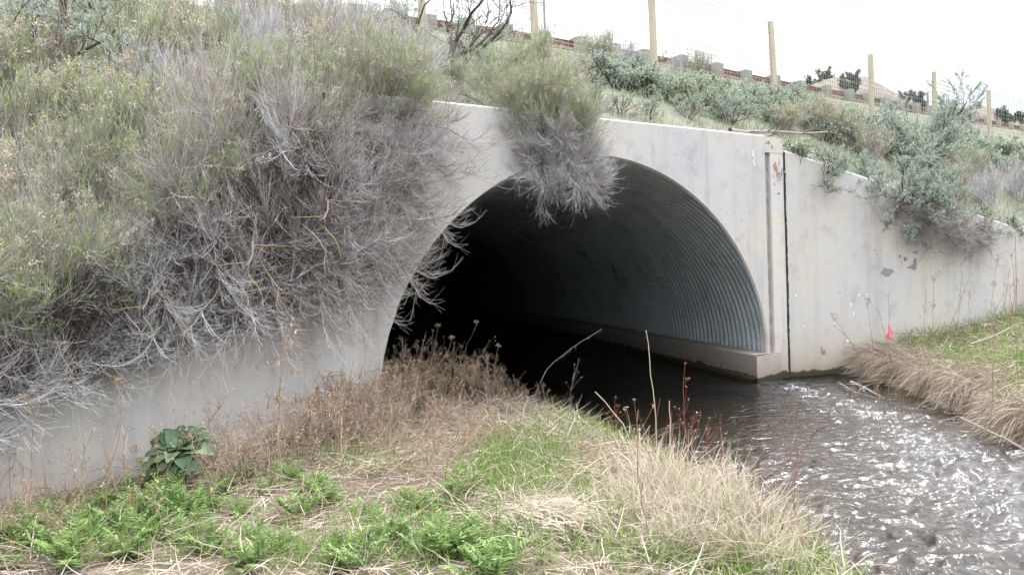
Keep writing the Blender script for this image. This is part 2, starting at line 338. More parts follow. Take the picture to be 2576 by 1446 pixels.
_n = len(ctrl); _A = np.zeros((_n+3, _n+3)); _dd = np.hypot(ctrl[:, None, 0]-ctrl[None, :, 0], ctrl[:, None, 1]-ctrl[None, :, 1])
_A[:_n, :_n] = _phi(_dd)+np.eye(_n)*.6; _A[:_n, _n] = 1; _A[:_n, _n+1:] = ctrl[:, :2]; _A[_n, :_n] = 1; _A[_n+1:, :_n] = ctrl[:, :2].T
_w = np.linalg.solve(_A, np.concatenate([ctrl[:, 2], [0, 0, 0]]))
def bank_h(x, y):
    x = np.atleast_1d(np.asarray(x, float)); y = np.atleast_1d(np.asarray(y, float)); sh = x.shape; xx = x.ravel(); yy = y.ravel(); z = np.zeros(len(xx))
    for k in range(0, len(xx), 20000):
        a = xx[k:k+20000]; b = yy[k:k+20000]
        z[k:k+20000] = _phi(np.hypot(a[:, None]-ctrl[None, :, 0], b[:, None]-ctrl[None, :, 1]))@_w[:_n]+_w[_n]+_w[_n+1]*a+_w[_n+2]*b
    near = np.clip(edge_d(xx, yy)/1.2, 0, 1)
    return (z+fbm(xx*.9, yy*.9, 21)*.30*near).reshape(sh)
EDGE = [np.array([-9.5, -5.]), LW[2], LW[1], LW[0], JR, RW[1], RW[2], np.array([20., 17.]), np.array([34., 19.])]
def edge_d(x, y): return sdist(x, y, EDGE)
def hit(px, py, d0=5.):
    """where the sight line through a photo pixel meets the embankment"""
    r = ray(px, py); r = r/r[1]; t = np.arange(d0, 70, .06); P = np.array([0, 0, CAMH])+t[:, None]*r
    z = bank_h(P[:, 0], P[:, 1]); ok = (edge_d(P[:, 0], P[:, 1]) > .1) & (P[:, 2] <= z)
    k = int(np.argmax(ok)) if ok.any() else len(t)-1
    return np.array([P[k, 0], P[k, 1], z[k]])

# ------------------------------------------------------------------ setting: ground, streambed, water
def soil_mat(name, c1, c2, c3, sc=6):
    m, N, L, out = newmat(name); v = mapped(N, L, (1, 1, 1)); a = noise(N, L, v, sc*.25, 5, .6); b_ = noise(N, L, v, sc*5, 5, .7)
    r1 = ramp(N, [(.35, c1), (.5, c2), (.68, c3)]); L.new(a.outputs[0], r1.inputs[0]); r2 = ramp(N, [(.3, (.55, .52, .5)), (.7, (1.15, 1.15, 1.15))]); L.new(b_.outputs[0], r2.inputs[0])
    c = mixc(N, L, .9, r1.outputs[0], r2.outputs[0], 'MULTIPLY'); d = N.new('ShaderNodeBsdfPrincipled'); d.inputs['Roughness'].default_value = .95; L.new(c, d.inputs['Base Color'])
    bp = N.new('ShaderNodeBump'); bp.inputs['Strength'].default_value = .7; bp.inputs['Distance'].default_value = .03; L.new(b_.outputs[0], bp.inputs['Height']); L.new(bp.outputs[0], d.inputs['Normal']); L.new(d.outputs[0], out.inputs[0]); return m
M['soil'] = soil_mat('bank_soil', (.10, .075, .055), (.17, .13, .10), (.13, .14, .06))
M['bed'] = soil_mat('bed_gravel', (.085, .065, .045), (.15, .115, .08), (.22, .17, .12), 14)
M['slope_soil'] = soil_mat('slope_soil', (.19, .17, .145), (.17, .175, .13), (.13, .16, .10), 4)
M['hill'] = soil_mat('hill_soil', (.14, .115, .095), (.19, .16, .13), (.10, .12, .08), .5)
xs = np.concatenate([np.linspace(-14, -5, 20), np.linspace(-4.9, 9, 230), np.linspace(9.3, 24, 20)]); ys = np.concatenate([np.linspace(-9, 1, 30), np.linspace(1.1, 16, 240), np.linspace(16.5, 52, 20)])
X, Y = np.meshgrid(xs, ys); Z = ground_h(X, Y); Z = np.where((edge_d(X, Y) > .25) & (Y > 1), np.minimum(Z, -.05), Z)
v_, f_ = grid(X, Y, Z)
g = obj('stream_bank', mesh('stream_bank', v_, f_, 'soil', None, True)); tag(g, kind='structure')
# soil below the water takes the gravel colour: a second sheet of bed stones is the streambed
me = g.data; me.materials.append(M['bed']); fz = v_[f_].mean(1)[:, 2]; me.polygons.foreach_set('material_index', (fz < -.02).astype(np.int32))
# wide ground to the horizon
v_, f_ = grid(*(lambda a, b: (a, b, -1.2+0*a))(*np.meshgrid(np.linspace(-1500, 1500, 9), np.linspace(-600, 2400, 9))))
tag(obj('ground', mesh('ground', v_, f_, 'hill')), kind='structure')

# embankment, road deck and far side
NU = 260
def along(poly, n):
    poly = np.array(poly); d = np.r_[0, np.cumsum(np.hypot(*np.diff(poly, axis=0).T))]; t = np.linspace(0, d[-1], n); return np.stack([np.interp(t, d, poly[:, 0]), np.interp(t, d, poly[:, 1])], -1)
e_ = np.array(EDGE); off = np.array([[-.6, .2], [-.2, .12], [-.2, .12], [-.05, .2], [-.1, .2], [-.05, .2], [-.05, .2], [0, 0], [0, 0]]); base_line = along(e_+off, NU)
gl = np.concatenate([[[-60, -6], [-34, 9]], GRL, [[60, 62], [95, 80]]]); 
gp = np.array(gl); dcum = np.r_[0, np.cumsum(np.hypot(*np.diff(gp, axis=0).T))]
anch_b = np.array([-9.5, LW[1][0], CL[0], JR[0], RW[1][0], RW[2][0], 34]); anch_g = np.array([-20, -7.5, -3.4, 9., 15., 19, 60])
gx_ = np.interp(base_line[:, 0], anch_b, anch_g); gy_ = np.interp(gx_, gp[:, 0], gp[:, 1]); back = np.stack([gx_, gy_], -1)
vv = np.linspace(0, 1, 150)**1.15
XX = base_line[None, :, 0]*(1-vv[:, None])+back[None, :, 0]*vv[:, None]; YY = base_line[None, :, 1]*(1-vv[:, None])+back[None, :, 1]*vv[:, None]
ZZ = bank_h(XX, YY); ZZ = ZZ*(1-np.clip((vv[:, None]-.93)/.07, 0, 1))+(ROADZ-.1)*np.clip((vv[:, None]-.93)/.07, 0, 1)
v_, f_ = grid(XX, YY, ZZ); tag(obj('embankment', mesh('embankment', v_, f_, 'slope_soil', None, True)), kind='structure')
nrm = unit(np.gradient(back, axis=0)); nrm = np.stack([-nrm[:, 1], nrm[:, 0]], -1)
rows = [(0, ROADZ-.1), (.25, ROADZ), (9.5, ROADZ+.05), (10.2, ROADZ-.3), (26, -1.3)]
XX = np.stack([back[:, 0]+nrm[:, 0]*a for a, z in rows]); YY = np.stack([back[:, 1]+nrm[:, 1]*a for a, z in rows]); ZZ = np.stack([np.full(NU, z) for a, z in rows])
v_, f_ = grid(XX, YY, ZZ); rd = obj('road', mesh('road', v_, f_, 'slope_soil')); tag(rd, kind='structure'); rd.data.materials.append(M['asphalt'])
mi = np.zeros(len(f_), np.int32); mi[(NU-1):(NU-1)*2] = 1; rd.data.polygons.foreach_set('material_index', mi)

# water: real wavelets, finer ripples in the surface, stones showing through
FOAM = [onz(1998, 972), onz(2080, 1000), onz(2150, 1018), onz(2235, 1060), onz(2330, 1110), onz(2370, 1165), onz(2480, 1200), onz(2576, 1260)]
FOAM = [p[:2] for p in FOAM]
xs = np.concatenate([np.linspace(-3.6, .6, 60), np.linspace(.62, 5.4, 480), np.linspace(5.5, 8, 20)]); ys = np.concatenate([np.linspace(-8, 2.8, 20), np.linspace(2.85, 13.5, 560), np.linspace(13.6, 55, 60)])
X, Y = np.meshgrid(xs, ys); fd = np.abs(sdist(X, Y, FOAM))
rough = .7*np.exp(-(fd/.6)**2)+.85*np.clip((9.2-Y)/4.5, 0, 1)*np.clip((X-.6)/1.6, .3, 1)+.07
rough = rough*(.55+1.0*np.clip(fbm(X*1.3, Y*1.0, 47)+.45, 0, 1))
# ripples run across the flow (towards the lower right)
fx, fy = .55, -.83; U_ = X*fx+Y*fy; V_ = -X*fy+X*0+Y*fx
wob = fbm(X*1.1, Y*1.1, 31)*.8
rip = fbm((U_+wob)*8, V_*4.2, 33, 4)*.125+fbm((U_-wob)*24, V_*12, 37, 2)*.022+np.abs(fbm(U_*4.2+wob*3, V_*2.6, 41, 3))*.13
Z = rip*np.clip(rough, .1, 1.25)-.012
foam = .9*np.exp(-(fd/.26)**2)*np.clip(1.15-np.hypot(X-FOAM[0][0], Y-FOAM[0][1])/6.5, .15, 1)*np.clip(.62+2.6*fbm(X*3.3, Y*3.3, 83), 0, 1)+.16*np.exp(-(fd/.9)**2)
v_, f_ = grid(X, Y, Z)
m, N_, L_, out = newmat('stream_water'); v = mapped(N_, L_, (1, 1, 1))
gl_ = N_.new('ShaderNodeBsdfGlossy'); gl_.inputs['Roughness'].default_value = .03; tr = N_.new('ShaderNodeBsdfTransparent'); tr.inputs[0].default_value = (.52, .49, .43, 1)
fr = N_.new('ShaderNodeFresnel'); fr.inputs[0].default_value = 1.42
nn = noise(N_, L_, mapped(N_, L_, (1, 1.7, 1)), 9, 3, .55, 1.0); bp = N_.new('ShaderNodeBump'); bp.inputs['Strength'].default_value = .8; bp.inputs['Distance'].default_value = .021
L_.new(nn.outputs[0], bp.inputs['Height']); L_.new(bp.outputs[0], gl_.inputs['Normal']); L_.new(bp.outputs[0], fr.inputs['Normal'])
ms = N_.new('ShaderNodeMixShader'); L_.new(fr.outputs[0], ms.inputs[0]); L_.new(tr.outputs[0], ms.inputs[1]); L_.new(gl_.outputs[0], ms.inputs[2])
fo = N_.new('ShaderNodeAttribute'); fo.attribute_name = 'foam'; nf = noise(N_, L_, mapped(N_, L_, (1, 1, 1)), 15, 8, .82, 1.6)
ad = N_.new('ShaderNodeMath'); ad.operation = 'MULTIPLY_ADD'; L_.new(fo.outputs['Fac'], ad.inputs[0]); ad.inputs[1].default_value = .20; L_.new(nf.outputs[0], ad.inputs[2])
rr = ramp(N_, [(.675, (0, 0, 0)), (.76, (.8, .8, .8))]); L_.new(ad.outputs[0], rr.inputs[0])
df = N_.new('ShaderNodeBsdfDiffuse'); df.inputs[0].default_value = (.78, .80, .82, 1); ms2 = N_.new('ShaderNodeMixShader')
L_.new(rr.outputs[0], ms2.inputs[0]); L_.new(ms.outputs[0], ms2.inputs[1]); L_.new(df.outputs[0], ms2.inputs[2]); ae = N_.new('ShaderNodeAttribute'); ae.attribute_name = 'sheen_and_bubbles'; na = noise(N_, L_, mapped(N_, L_, (1, 2.0, 1)), 7, 7, .75, 1.4); ra = ramp(N_, [(.38, (0, 0, 0)), (.62, (1, 1, 1))]); L_.new(na.outputs[0], ra.inputs[0])
mu = N_.new('ShaderNodeMath'); mu.operation = 'MULTIPLY'; L_.new(ra.outputs[0], mu.inputs[0]); L_.new(ae.outputs['Fac'], mu.inputs[1]); d3 = N_.new('ShaderNodeBsdfDiffuse'); d3.inputs[0].default_value = (.50, .51, .54, 1)  # pale sky reflection painted on as a diffuse layer, with some bubbles
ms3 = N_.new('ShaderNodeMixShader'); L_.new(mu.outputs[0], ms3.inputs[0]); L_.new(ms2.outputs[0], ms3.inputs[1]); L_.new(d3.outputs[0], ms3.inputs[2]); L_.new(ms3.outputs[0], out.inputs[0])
M['water'] = m
tag(obj('stream_water', mesh('stream_water', v_, f_, m, {'foam': foam, 'sheen_and_bubbles': .13*np.clip((9.0-Y)/4, 0, 1)*np.clip((X-1.2)/1.6, .15, 1)+.12*np.exp(-(fd/.5)**2)}, True)), kind='structure')  # painted sheen grows towards the lower right, bubbles follow the foam

# ------------------------------------------------------------------ concrete headwall
HWt = .32; CH = .018
head = thing('culvert_headwall', 'tall pale concrete headwall with the arched culvert opening through it', 'headwall')
tt = np.linspace(0, math.pi, 97)
def archpt(t, grow_=0.): c = math.cos(t); return SC+(AX+grow_)*math.copysign(abs(c)**EXP, c), ZF+(AB+grow_)*math.sin(t)**EXP
# columns left of / right of / over the arch: s along the wall, from right (s=.20) to left
S0 = .415
V = []; F = []
def addq(*q): F.append(tuple(q))
def vtx(s, z, dpt): V.append(WL(s, z, dpt)); return len(V)-1
def column(s, zb, zb_in, s_in):
    """front bottom, front top, chamfered top, back top, back bottom, arch inner lip"""
    return [vtx(s, zb, 0), vtx(s, ZT-CH, 0), vtx(s, ZT, CH), vtx(s, ZT, HWt), vtx(s_in, zb_in, HWt), vtx(s_in, zb_in, CH)]
cols = []
def st(a, b):
    for k in range(6): addq(a[k], b[k], b[(k+1) % 6], a[(k+1) % 6])
lo = -.7
rgt = [[vtx(S0, lo, 0), vtx(S0, ZT-CH, 0), vtx(S0, ZT, CH), vtx(S0, ZT, .10), vtx(S0, lo, .06), vtx(S0, lo, CH)], None]            # right pier
rgt[-1] = [vtx(SC-AX-CH, lo, 0), vtx(SC-AX-CH, ZT-CH, 0), vtx(SC-AX-CH, ZT, CH), vtx(SC-AX-CH, ZT, HWt), vtx(SC-AX-.045, lo, .06), vtx(SC-AX, lo, CH+.012)]
st(rgt[0], rgt[1])
acols = [rgt[1]]
for t in tt[::-1]:
    so, zo = archpt(t, CH); si, zi = archpt(t); sb, zb_ = archpt(t, .045); acols.append([vtx(so, zo, 0), vtx(so, ZT-CH, 0), vtx(so, ZT, CH), vtx(so, ZT, HWt), vtx(sb, zb_, .06), vtx(si, zi, CH+.012)])
lf = [vtx(SC+AX+CH, lo, 0), vtx(SC+AX+CH, ZT-CH, 0), vtx(SC+AX+CH, ZT, CH), vtx(SC+AX+CH, ZT, HWt), vtx(SC+AX+.12, lo, .06), vtx(SC+AX, lo, CH+.012)]
acols.append(lf)
for a, b in zip(acols[:-1], acols[1:]): st(a, b)
le = column(SL, lo, lo, SL); st(lf, le)
F.append(tuple(rgt[0][:4])); F.append((rgt[0][0], rgt[0][3], rgt[0][4], rgt[0][5])); F.append(tuple(le[:4][::-1])); F.append((le[0], le[5], le[4], le[3]))
obj('wall_face', mesh('wall_face', V, F, 'concrete'), head)
def wallbox(name, s0, s1, z0, z1, d0, d1, mat, parent, bev=0):
    V = []
    for z in (z0, z1):
        for s, dp in ((s0, d0), (s1, d0), (s1, d1), (s0, d1)): V.append(WL(s, z, dp))
    F = [(0, 1, 2, 3), (7, 6, 5, 4), (4, 5, 1, 0), (5, 6, 2, 1), (6, 7, 3, 2), (7, 4, 0, 3)]
    return obj(name, mesh(name, V, F, mat), parent)
zc = at(1960, 386, 12.5)[2]
wallbox('groove_back', .302, .413, lo, zc, .040, .085, 'groove', head)
wallbox('edge_strip', .002, .300, lo, zc, .0, HWt, 'groove' if False else 'concrete_grey', head)
V = [WL(s, z, dp) for s, z, dp in ((.0, zc+.002, -.004), (S0-.002, zc+.002, -.004), (S0-.002, ZT-CH, -.0), (.03, ZT-CH-.01, 0), (.0, zc+.002, HWt), (S0-.002, zc+.002, HWt), (S0-.002, ZT-.004, HWt), (.03, ZT-.012, HWt))]
obj('corner_block', mesh('corner_block', V, [(0, 1, 2, 3), (7, 6, 5, 4), (0, 4, 5, 1), (1, 5, 6, 2), (2, 6, 7, 3), (3, 7, 4, 0)], 'concrete'), head)
rs = np.random.RandomState(4)
# crumbling black filler in the joint with the wing
zz = np.linspace(-.3, zc+.03, 70); ww = .009+.008*rs.rand(70)
V = []; F = []
for k, z in enumerate(zz):
    c = .5*(JR+RW0)-DW*0; jx = (fbm(np.array([z*3.]), np.array([1.]), 5)[0])*.02
    for sgn, dp in ((-1, -.012-.008*rs.rand()), (1, -.012-.008*rs.rand()), (1, .1), (-1, .1)):
        q = c+DW*(sgn*ww[k]+jx)+NB*dp; V.append((q[0], q[1], z))
    if k: F += [tuple((k-1)*4+a for a in (i, (i+1) % 4)) + tuple(k*4+a for a in ((i+1) % 4, i)) for i in range(4)]
obj('joint_filler', mesh('joint_filler', V, F, 'filler'), head)
def blob_decal(name, fn, cx, cz, rx, rz_, mat, parent, seed, dep=-.003, n=18):
    rs = np.random.RandomState(seed); a = np.linspace(0, 2*np.pi, n, endpoint=False); k = 1+.35*rs.normal(0, 1, n); k = np.clip((k+np.roll(k, 1))/2, .35, 1.7)
    V = [fn(cx, cz, dep)]+[fn(cx+rx*k[i]*math.cos(a[i]), cz+rz_*k[i]*math.sin(a[i]), dep) for i in range(n)]+[fn(cx+rx*k[i]*math.cos(a[i]), cz+rz_*k[i]*math.sin(a[i]), dep+.002) for i in range(n)]
    F = [(0, 1+i, 1+(i+1) % n) for i in range(n)]
    F += [(1+i, n+1+i, 1+(i+1) % n) for i in range(n)]+[(1+(i+1) % n, n+1+i, n+1+(i+1) % n) for i in range(n)]
    return obj(name, mesh(name, V, F, mat), parent)
for k, (s, z, a, b_) in enumerate([(.33, 3.33, .045, .025), (.25, 3.27, .02, .04), (.20, 3.0, .035, .06), (.15, 2.92, .02, .07), (.22, 2.75, .02, .02), (.13, 2.62, .03, .015), (.24, 2.86, .015, .012), (.1, 3.05, .012, .05)]):
    blob_decal('rust_stain', WL, s, z, a, b_, 'rust_spot', head, 50+k)
# scratched white mark
V = []; F = []
for k, (s0, z0, s1, z1) in enumerate([(.30, 3.21, .325, 3.15), (.325, 3.16, .29, 3.10), (.30, 3.155, .335, 3.12), (.285, 3.13, .30, 3.05), (.325, 3.07, .30, 2.99), (.30, 3.07, .28, 2.98)]):
    s0 += .36; s1 += .36
    dx, dz = s1-s0, z1-z0; l = math.hypot(dx, dz); nx, nz = -dz/l*.006, dx/l*.006; b0 = len(V)
    for dp in (-.004, -.001):
        V += [WL(s0+nx, z0+nz, dp), WL(s1+nx, z1+nz, dp), WL(s1-nx, z1-nz, dp), WL(s0-nx, z0-nz, dp)]
    F += [(b0, b0+1, b0+2, b0+3), (b0, b0+4, b0+5, b0+1), (b0+1, b0+5, b0+6, b0+2), (b0+2, b0+6, b0+7, b0+3), (b0+3, b0+7, b0+4, b0)]
obj('chalk_mark', mesh('chalk_mark', V, F, 'chalk'), head)
# painted number near the top of the wall
for k, ch_ in enumerate('367'):
    cu = bpy.data.curves.new('digit', 'FONT'); cu.body = ch_; cu.size = .105; cu.extrude = .0012
    tx = bpy.data.objects.new('tmp', cu); me = bpy.data.meshes.new_from_object(tx); bpy.data.objects.remove(tx); me.name = 'digit'; me.materials.clear(); me.materials.append(M['number'])
    ob = obj('digit', me, head); ob.location = WL(3.86-.066*k, 3.115, -.003); ob.rotation_euler = (R(90), 0, TH)
# left and right wing walls
def wing(name, label, pts, zt, mat, joints=()):
    t_ = thing(name, label, 'wing wall'); th = .28; segs = list(zip(pts[:-1], pts[1:], zt[:-1], zt[1:]))
    for k, (a, b, za, zb) in enumerate(segs):
        d_ = unit(b-a); nb = np.array([-d_[1], d_[0]]) * (1 if name.startswith('right') or True else 1)
        if np.dot(nb, NB) < 0: nb = -nb
        a2 = a+d_*.004; b2 = b-d_*.004; V = []; F = []
        nn_ = 14
        for i in range(nn_):
            f = i/(nn_-1); p = a2*(1-f)+b2*f; z = za*(1-f)+zb*f
            for (dp, zq) in ((0, -.8), (0, z-.022), (.022, z), (th, z), (th, -.8)): V.append((p[0]+nb[0]*dp, p[1]+nb[1]*dp, zq))
            if i: F += [tuple(((i-1)*5+q, i*5+q, i*5+(q+1) % 5, (i-1)*5+(q+1) % 5)) for q in range(5)]
        F += [(0, 1, 2, 3), (0, 3, 4, 4)][:1]; e5 = (nn_-1)*5; F += [(e5+3, e5+2, e5+1, e5)]
        F = [q for q in F if len(set(q)) == 4]
        obj('wall_panel', mesh('wall_panel', V, F, mat), t_)
    return t_
cut = (RW[1]-RW[0])
lw = wing('left_wing_wall'.replace('left_', ''), 'low grey concrete wing wall at left running under the hanging bushes', LW, LWZ, 'concrete_grey')
rw = wing('wing_wall', 'pale concrete wing wall right of the dark vertical joint, sloping top', RW, RWZ, 'concrete')
def RWL(x, z, dp):                                                          # point on the right wing, x metres right of the joint
    d_ = RWd; nb = np.array([-d_[1], d_[0]]); q = RW0+d_*x+nb*dp; return np.array([q[0], q[1], z])
def on_rw(px, py):
    r = ray(px, py); nb = np.array([-RWd[1], RWd[0]]); t = (RW0@nb)/(r[:2]@nb); p = r*t; return float((p[:2]-RW0)@RWd), p[2]+CAMH
for k, (px, py, a, b_) in enumerate([(2228, 685, 17, 11), (2296, 671, 13, 8), (2302, 658, 5, 9), (2277, 652, 6, 5), (2264, 644, 4, 4), (2303, 634, 7, 4), (2072, 885, 6, 7), (2067, 877, 3, 5)]):
    x, z = on_rw(px, py); blob_decal('dark_scab', RWL, x, z, a*.0059, b_*.0059, 'patch', rw, 80+k)
for k, (px, py) in enumerate([(2003, 742), (2098, 812), (2182, 741), (2022, 822), (2140, 766), (2148, 790), (2132, 858), (2160, 742)]):
    x, z = on_rw(px, py); blob_decal('chip_mark', RWL, x, z, .012, .02, 'chalk', rw, 95+k, n=8)
# shallow vertical form line on the right wing
x, z = on_rw(2556, 700); V = [RWL(x+a, b_, c) for a in (0, .05) for b_ in (.3, 2.0) for c in (-.012, .0)]
obj('form_strip', mesh('form_strip', V, [(0, 2, 6, 4), (1, 5, 7, 3), (0, 4, 5, 1), (2, 3, 7, 6), (0, 1, 3, 2), (4, 6, 7, 5)], 'concrete'), rw)

# ------------------------------------------------------------------ corrugated arch
pipe = thing('culvert_arch', 'corrugated galvanised steel arch lining the dark tunnel behind the headwall', 'culvert')
C0 = WL(SC, 0, 0)[:2]; kx = (DW@TD)/(DW@TP)
PIT = .152
def ppoint(t, wv, dr=0.):
    c = np.cos(t); u = (AR+.030+dr)*np.sign(c)*np.abs(c)**EXP; z = ZF+(AB+.030+dr)*np.sin(t)**EXP
    w0 = u*kx+.034
    wv = np.maximum(wv, w0); wv = wv+0*z
    cc = .5+.5*np.cos(2*np.pi*wv/PIT); cr_ = -.028*(1-2*cc**2.6); g_ = 1+(cr_)/AR
    q = C0[None]+TP[None]*(u*g_)[..., None].reshape(-1, 1)+TD[None]*wv.reshape(-1, 1)
    return np.concatenate([q, (ZF+(z-ZF)*g_).reshape(-1, 1)], 1), (wv <= w0+1e-6)
rings = [(-1.7, .6), (.6, 3.35), (3.35, 6.1), (6.1, 8.85), (8.85, 11.6), (11.6, 17), (17, 25), (25, 40)]
tops = [[0, .13, .36, .6, .82, 1], [0, .16, .31, .53, .74, 1]]
for ri, (w0, w1) in enumerate(rings):
    far = ri >= 5; stp = .019 if not far else (.038 if ri == 5 else .4); cuts = tops[ri % 2]
    for ci in range(5):
        t0, t1 = cuts[ci]*math.pi, cuts[ci+1]*math.pi; nt_ = max(6, int((t1-t0)/math.pi*44)); ta = np.linspace(t0, t1, nt_); wa = np.arange(w0, w1+stp*.6, stp)
        TT, WW = np.meshgrid(ta, wa); v_, cl = ppoint(TT.ravel(), WW.ravel(), .005*((ci+ri) % 2)); _, f_ = grid(TT, WW, TT); cl = cl.ravel()
        f_ = f_[~(cl[f_].all(1))]
        if len(f_) == 0: continue
        ob = obj('plate', mesh('plate', v_, f_, 'steel', None, True), pipe)
        if not far and 0 < ci < 5 or (not far and ci == 0):
            BV = []; BF = []
            for row, tb in enumerate((t0+.010, t0+.030)):
                for w_ in np.arange(w0+PIT/2, w1, PIT):
                    p, c_ = ppoint(np.array([tb]), np.array([w_]), 0)
                    if c_[0]: continue
                    p = p[0]; nrm_ = np.array([*(C0+TD*w_-p[:2]), ZF+.2-p[2]]); nrm_ /= np.linalg.norm(nrm_)
                    a_ = unit(np.cross(nrm_, [TD[0], TD[1], 0])); b_ = np.array([TD[0], TD[1], 0.]); k0 = len(BV)
                    for q in ((1, 0), (0, 1), (-1, 0), (0, -1)): BV.append(p+a_*q[0]*.013+b_*q[1]*.013)
                    BV.append(p+nrm_*.016)
                    BF += [(k0+i, k0+(i+1) % 4, k0+4) for i in range(4)]
            if BF: tag(obj('bolt_row', mesh('bolt_row', BV, BF, 'bolt'), ob), kind='stuff')
# steel rim seen against the concrete
# ------------------------------------------------------------------ footings in the tunnel
def footing(label, side, end0):
    t_ = thing('tunnel_footing', label, 'footing', group='concrete footings along the tunnel sides'); u1 = AR+.25; u0 = AR-.24; V = []
    for w_ in (0., 40.):
        for u, z in ((u0, -.6), (u0, ZF-.015), (u0+.015, ZF), (u1, ZF), (u1, -.6)):
            uu = side*u; ws = (end0 if w_ == 0 else w_)+(uu*kx if w_ == 0 else 0); q = C0+TP*uu+TD*ws; V.append((q[0], q[1], z))
    F = [(0, 1, 6, 5), (1, 2, 7, 6), (2, 3, 8, 7), (3, 4, 9, 8), (0, 5, 9, 4)]
    F += [(0, 4, 3, 1)]; V2 = V
    ob = obj('block', mesh('block', V2, F, 'concrete_foot'), t_); return t_
f1 = footing('low concrete footing ledge on the right side of the tunnel above the water', 1, -.04)
f2 = footing('low concrete footing ledge on the left side of the tunnel behind weeds', -1, .02)
# moss line on the footing and wall at the water
V = []; F = []; n_ = 160
for k in range(n_):
    w_ = k/(n_-1)*9; hgt = .05+.05*float(vnoise(np.array([w_*6.]), np.array([.5]), 3)[0])
    for z, du in ((-.05, .0), (-.05, -.03), (hgt*.6, -.035), (hgt, -.012), (hgt, 0.)):
        q = C0+TP*(AR-.24+du)+TD*(w_+(AR-.24)*kx-.02); V.append((q[0], q[1], z))
    if k: F += [((k-1)*5+q, k*5+q, k*5+q+1, (k-1)*5+q+1) for q in range(4)]
obj('moss_line', mesh('moss_line', V, F, 'moss'), f1)
V = []; F = []; n_ = 14
for k in range(n_):
    s = .03+k/(n_-1)*.34; hgt = .07+.035*rs.rand()*(1 if 0 < k < n_-1 else 0)
    for z, dp in ((-.05, 0), (-.05, -.03), (hgt*.7, -.035), (hgt, -.01), (hgt, 0.0)): V.append(WL(s, z, dp))
    if k: F += [((k-1)*5+q, k*5+q, k*5+q+1, (k-1)*5+q+1) for q in range(4)]
obj('moss_line', mesh('moss_line', V, F, 'moss'), head)
#@@PART2
# ------------------------------------------------------------------ road guardrail of blocks and rusted rails
gr = thing('guardrail', 'rusted steel guardrail on square grey blocks along the road at the top of the slope', 'guardrail')
gpx = [560, 670, 790, 890, 978, 1075, 1172, 1268, 1362, 1455, 1540, 1617, 1710, 1799, 1872, 1945, 2009, 2074, 2132, 2178, 2222, 2262, 2300, 2336, 2370, 2400, 2425, 2449, 2481, 2512, 2543, 2571, 2600]
gcx = [p[0] for p in GR_PX]; gcy = [p[1] for p in GR_PX]
pts = []
for px in gpx:
    py = np.interp(px, gcx, gcy); p = at(px, py, 7.7*FPX/(hz(px)-py)); pts.append(p)
pts = np.array(pts)
bv, bf = boxm(-.19, .19, -.22, .22, -1.3, -.04)
blk = mesh('block_post', bv, bf, 'rail_post'); pst = mesh('block_post', *boxm(-.10, .10, -.10, .10, -1.3, 0), 'rail_post')
for k, p in enumerate(pts):
    q = pts[min(k+1, len(pts)-1)]-pts[max(k-1, 0)]; a = math.atan2(q[1], q[0])
    ob = obj('block_post', blk if gpx[k] < 2400 else pst, gr, p+np.array([0, 0, -.02*(k % 3)]), a)
for a, b in zip(pts[:-1], pts[1:]):
    l = np.hypot(*(b-a)[:2]); ang = math.atan2(b[1]-a[1], b[0]-a[0]); n_ = np.array([-math.sin(ang), math.cos(ang), 0])
    for (z0, z1, y0, y1, mt, nm) in ((-.36, -.14, .05, .13, 'rail', 'rail'), (-.45, -.365, .03, .15, 'rail_lip', 'rail_lip'), (-.66, -.52, .05, .12, 'rail', 'rail')):
        v_, f_ = boxm(.20, l-.20, y0, y1, z0, z1); 
        if l > .6: obj(nm, mesh(nm, v_, f_, mt), gr, a, ang)

# ------------------------------------------------------------------ deer fence
fn = thing('deer_fence', 'tall woven wire fence on round pine posts along the slope above the wall', 'fence')
rs = np.random.RandomState(2)
tops = [2.4]*9+[2.4]
posts = []
lean = [(0, 0), (0, 0), (0, 0), (-.01, 0), (-.01, 0), (-.03, 0), (.0, 0), (.0, 0), (0, 0), (0, 0)]
ht = [2.5, 2.5, 2.5, 2.6, 2.75, 2.27, 2.28, 2.38, 2.56, 2.4]
for k, p in enumerate(FENCE):
    z0 = min(float(bank_h(p[0], p[1])[0]), p[2])-.3; top = p[2]+ht[k]
    P = np.array([[[p[0]+lean[k][0]*(z-z0)*1.0, p[1], z] for z in np.linspace(z0, top, 8)]]); P[0, :, :2] += rs.normal(0, .004, (8, 2))
    v_, f_, a_ = tubes(P, .090, .078, 12); nv = len(v_); cap = np.arange(nv-12, nv)
    V = np.vstack([v_, [P[0, -1]+[0, 0, .008]]]); F = np.vstack([f_, [[cap[i], cap[(i+1) % 12], nv, nv] for i in range(12)]])
    F = [tuple(q) if q[2] != q[3] else (q[0], q[1], q[2]) for q in F.tolist()]
    me = bpy.data.meshes.new('post'); me.from_pydata(V.tolist(), [], F); me.materials.append(M['post']); 
    obj('post', me, fn); posts.append((p[0], p[1], p[2], top))
def hermw(a, b, n, z0, z1):
    t = np.linspace(0, 1, n); return np.stack([a[0]+(b[0]-a[0])*t, a[1]+(b[1]-a[1])*t+.09, z0+(z1-z0)*t], -1)
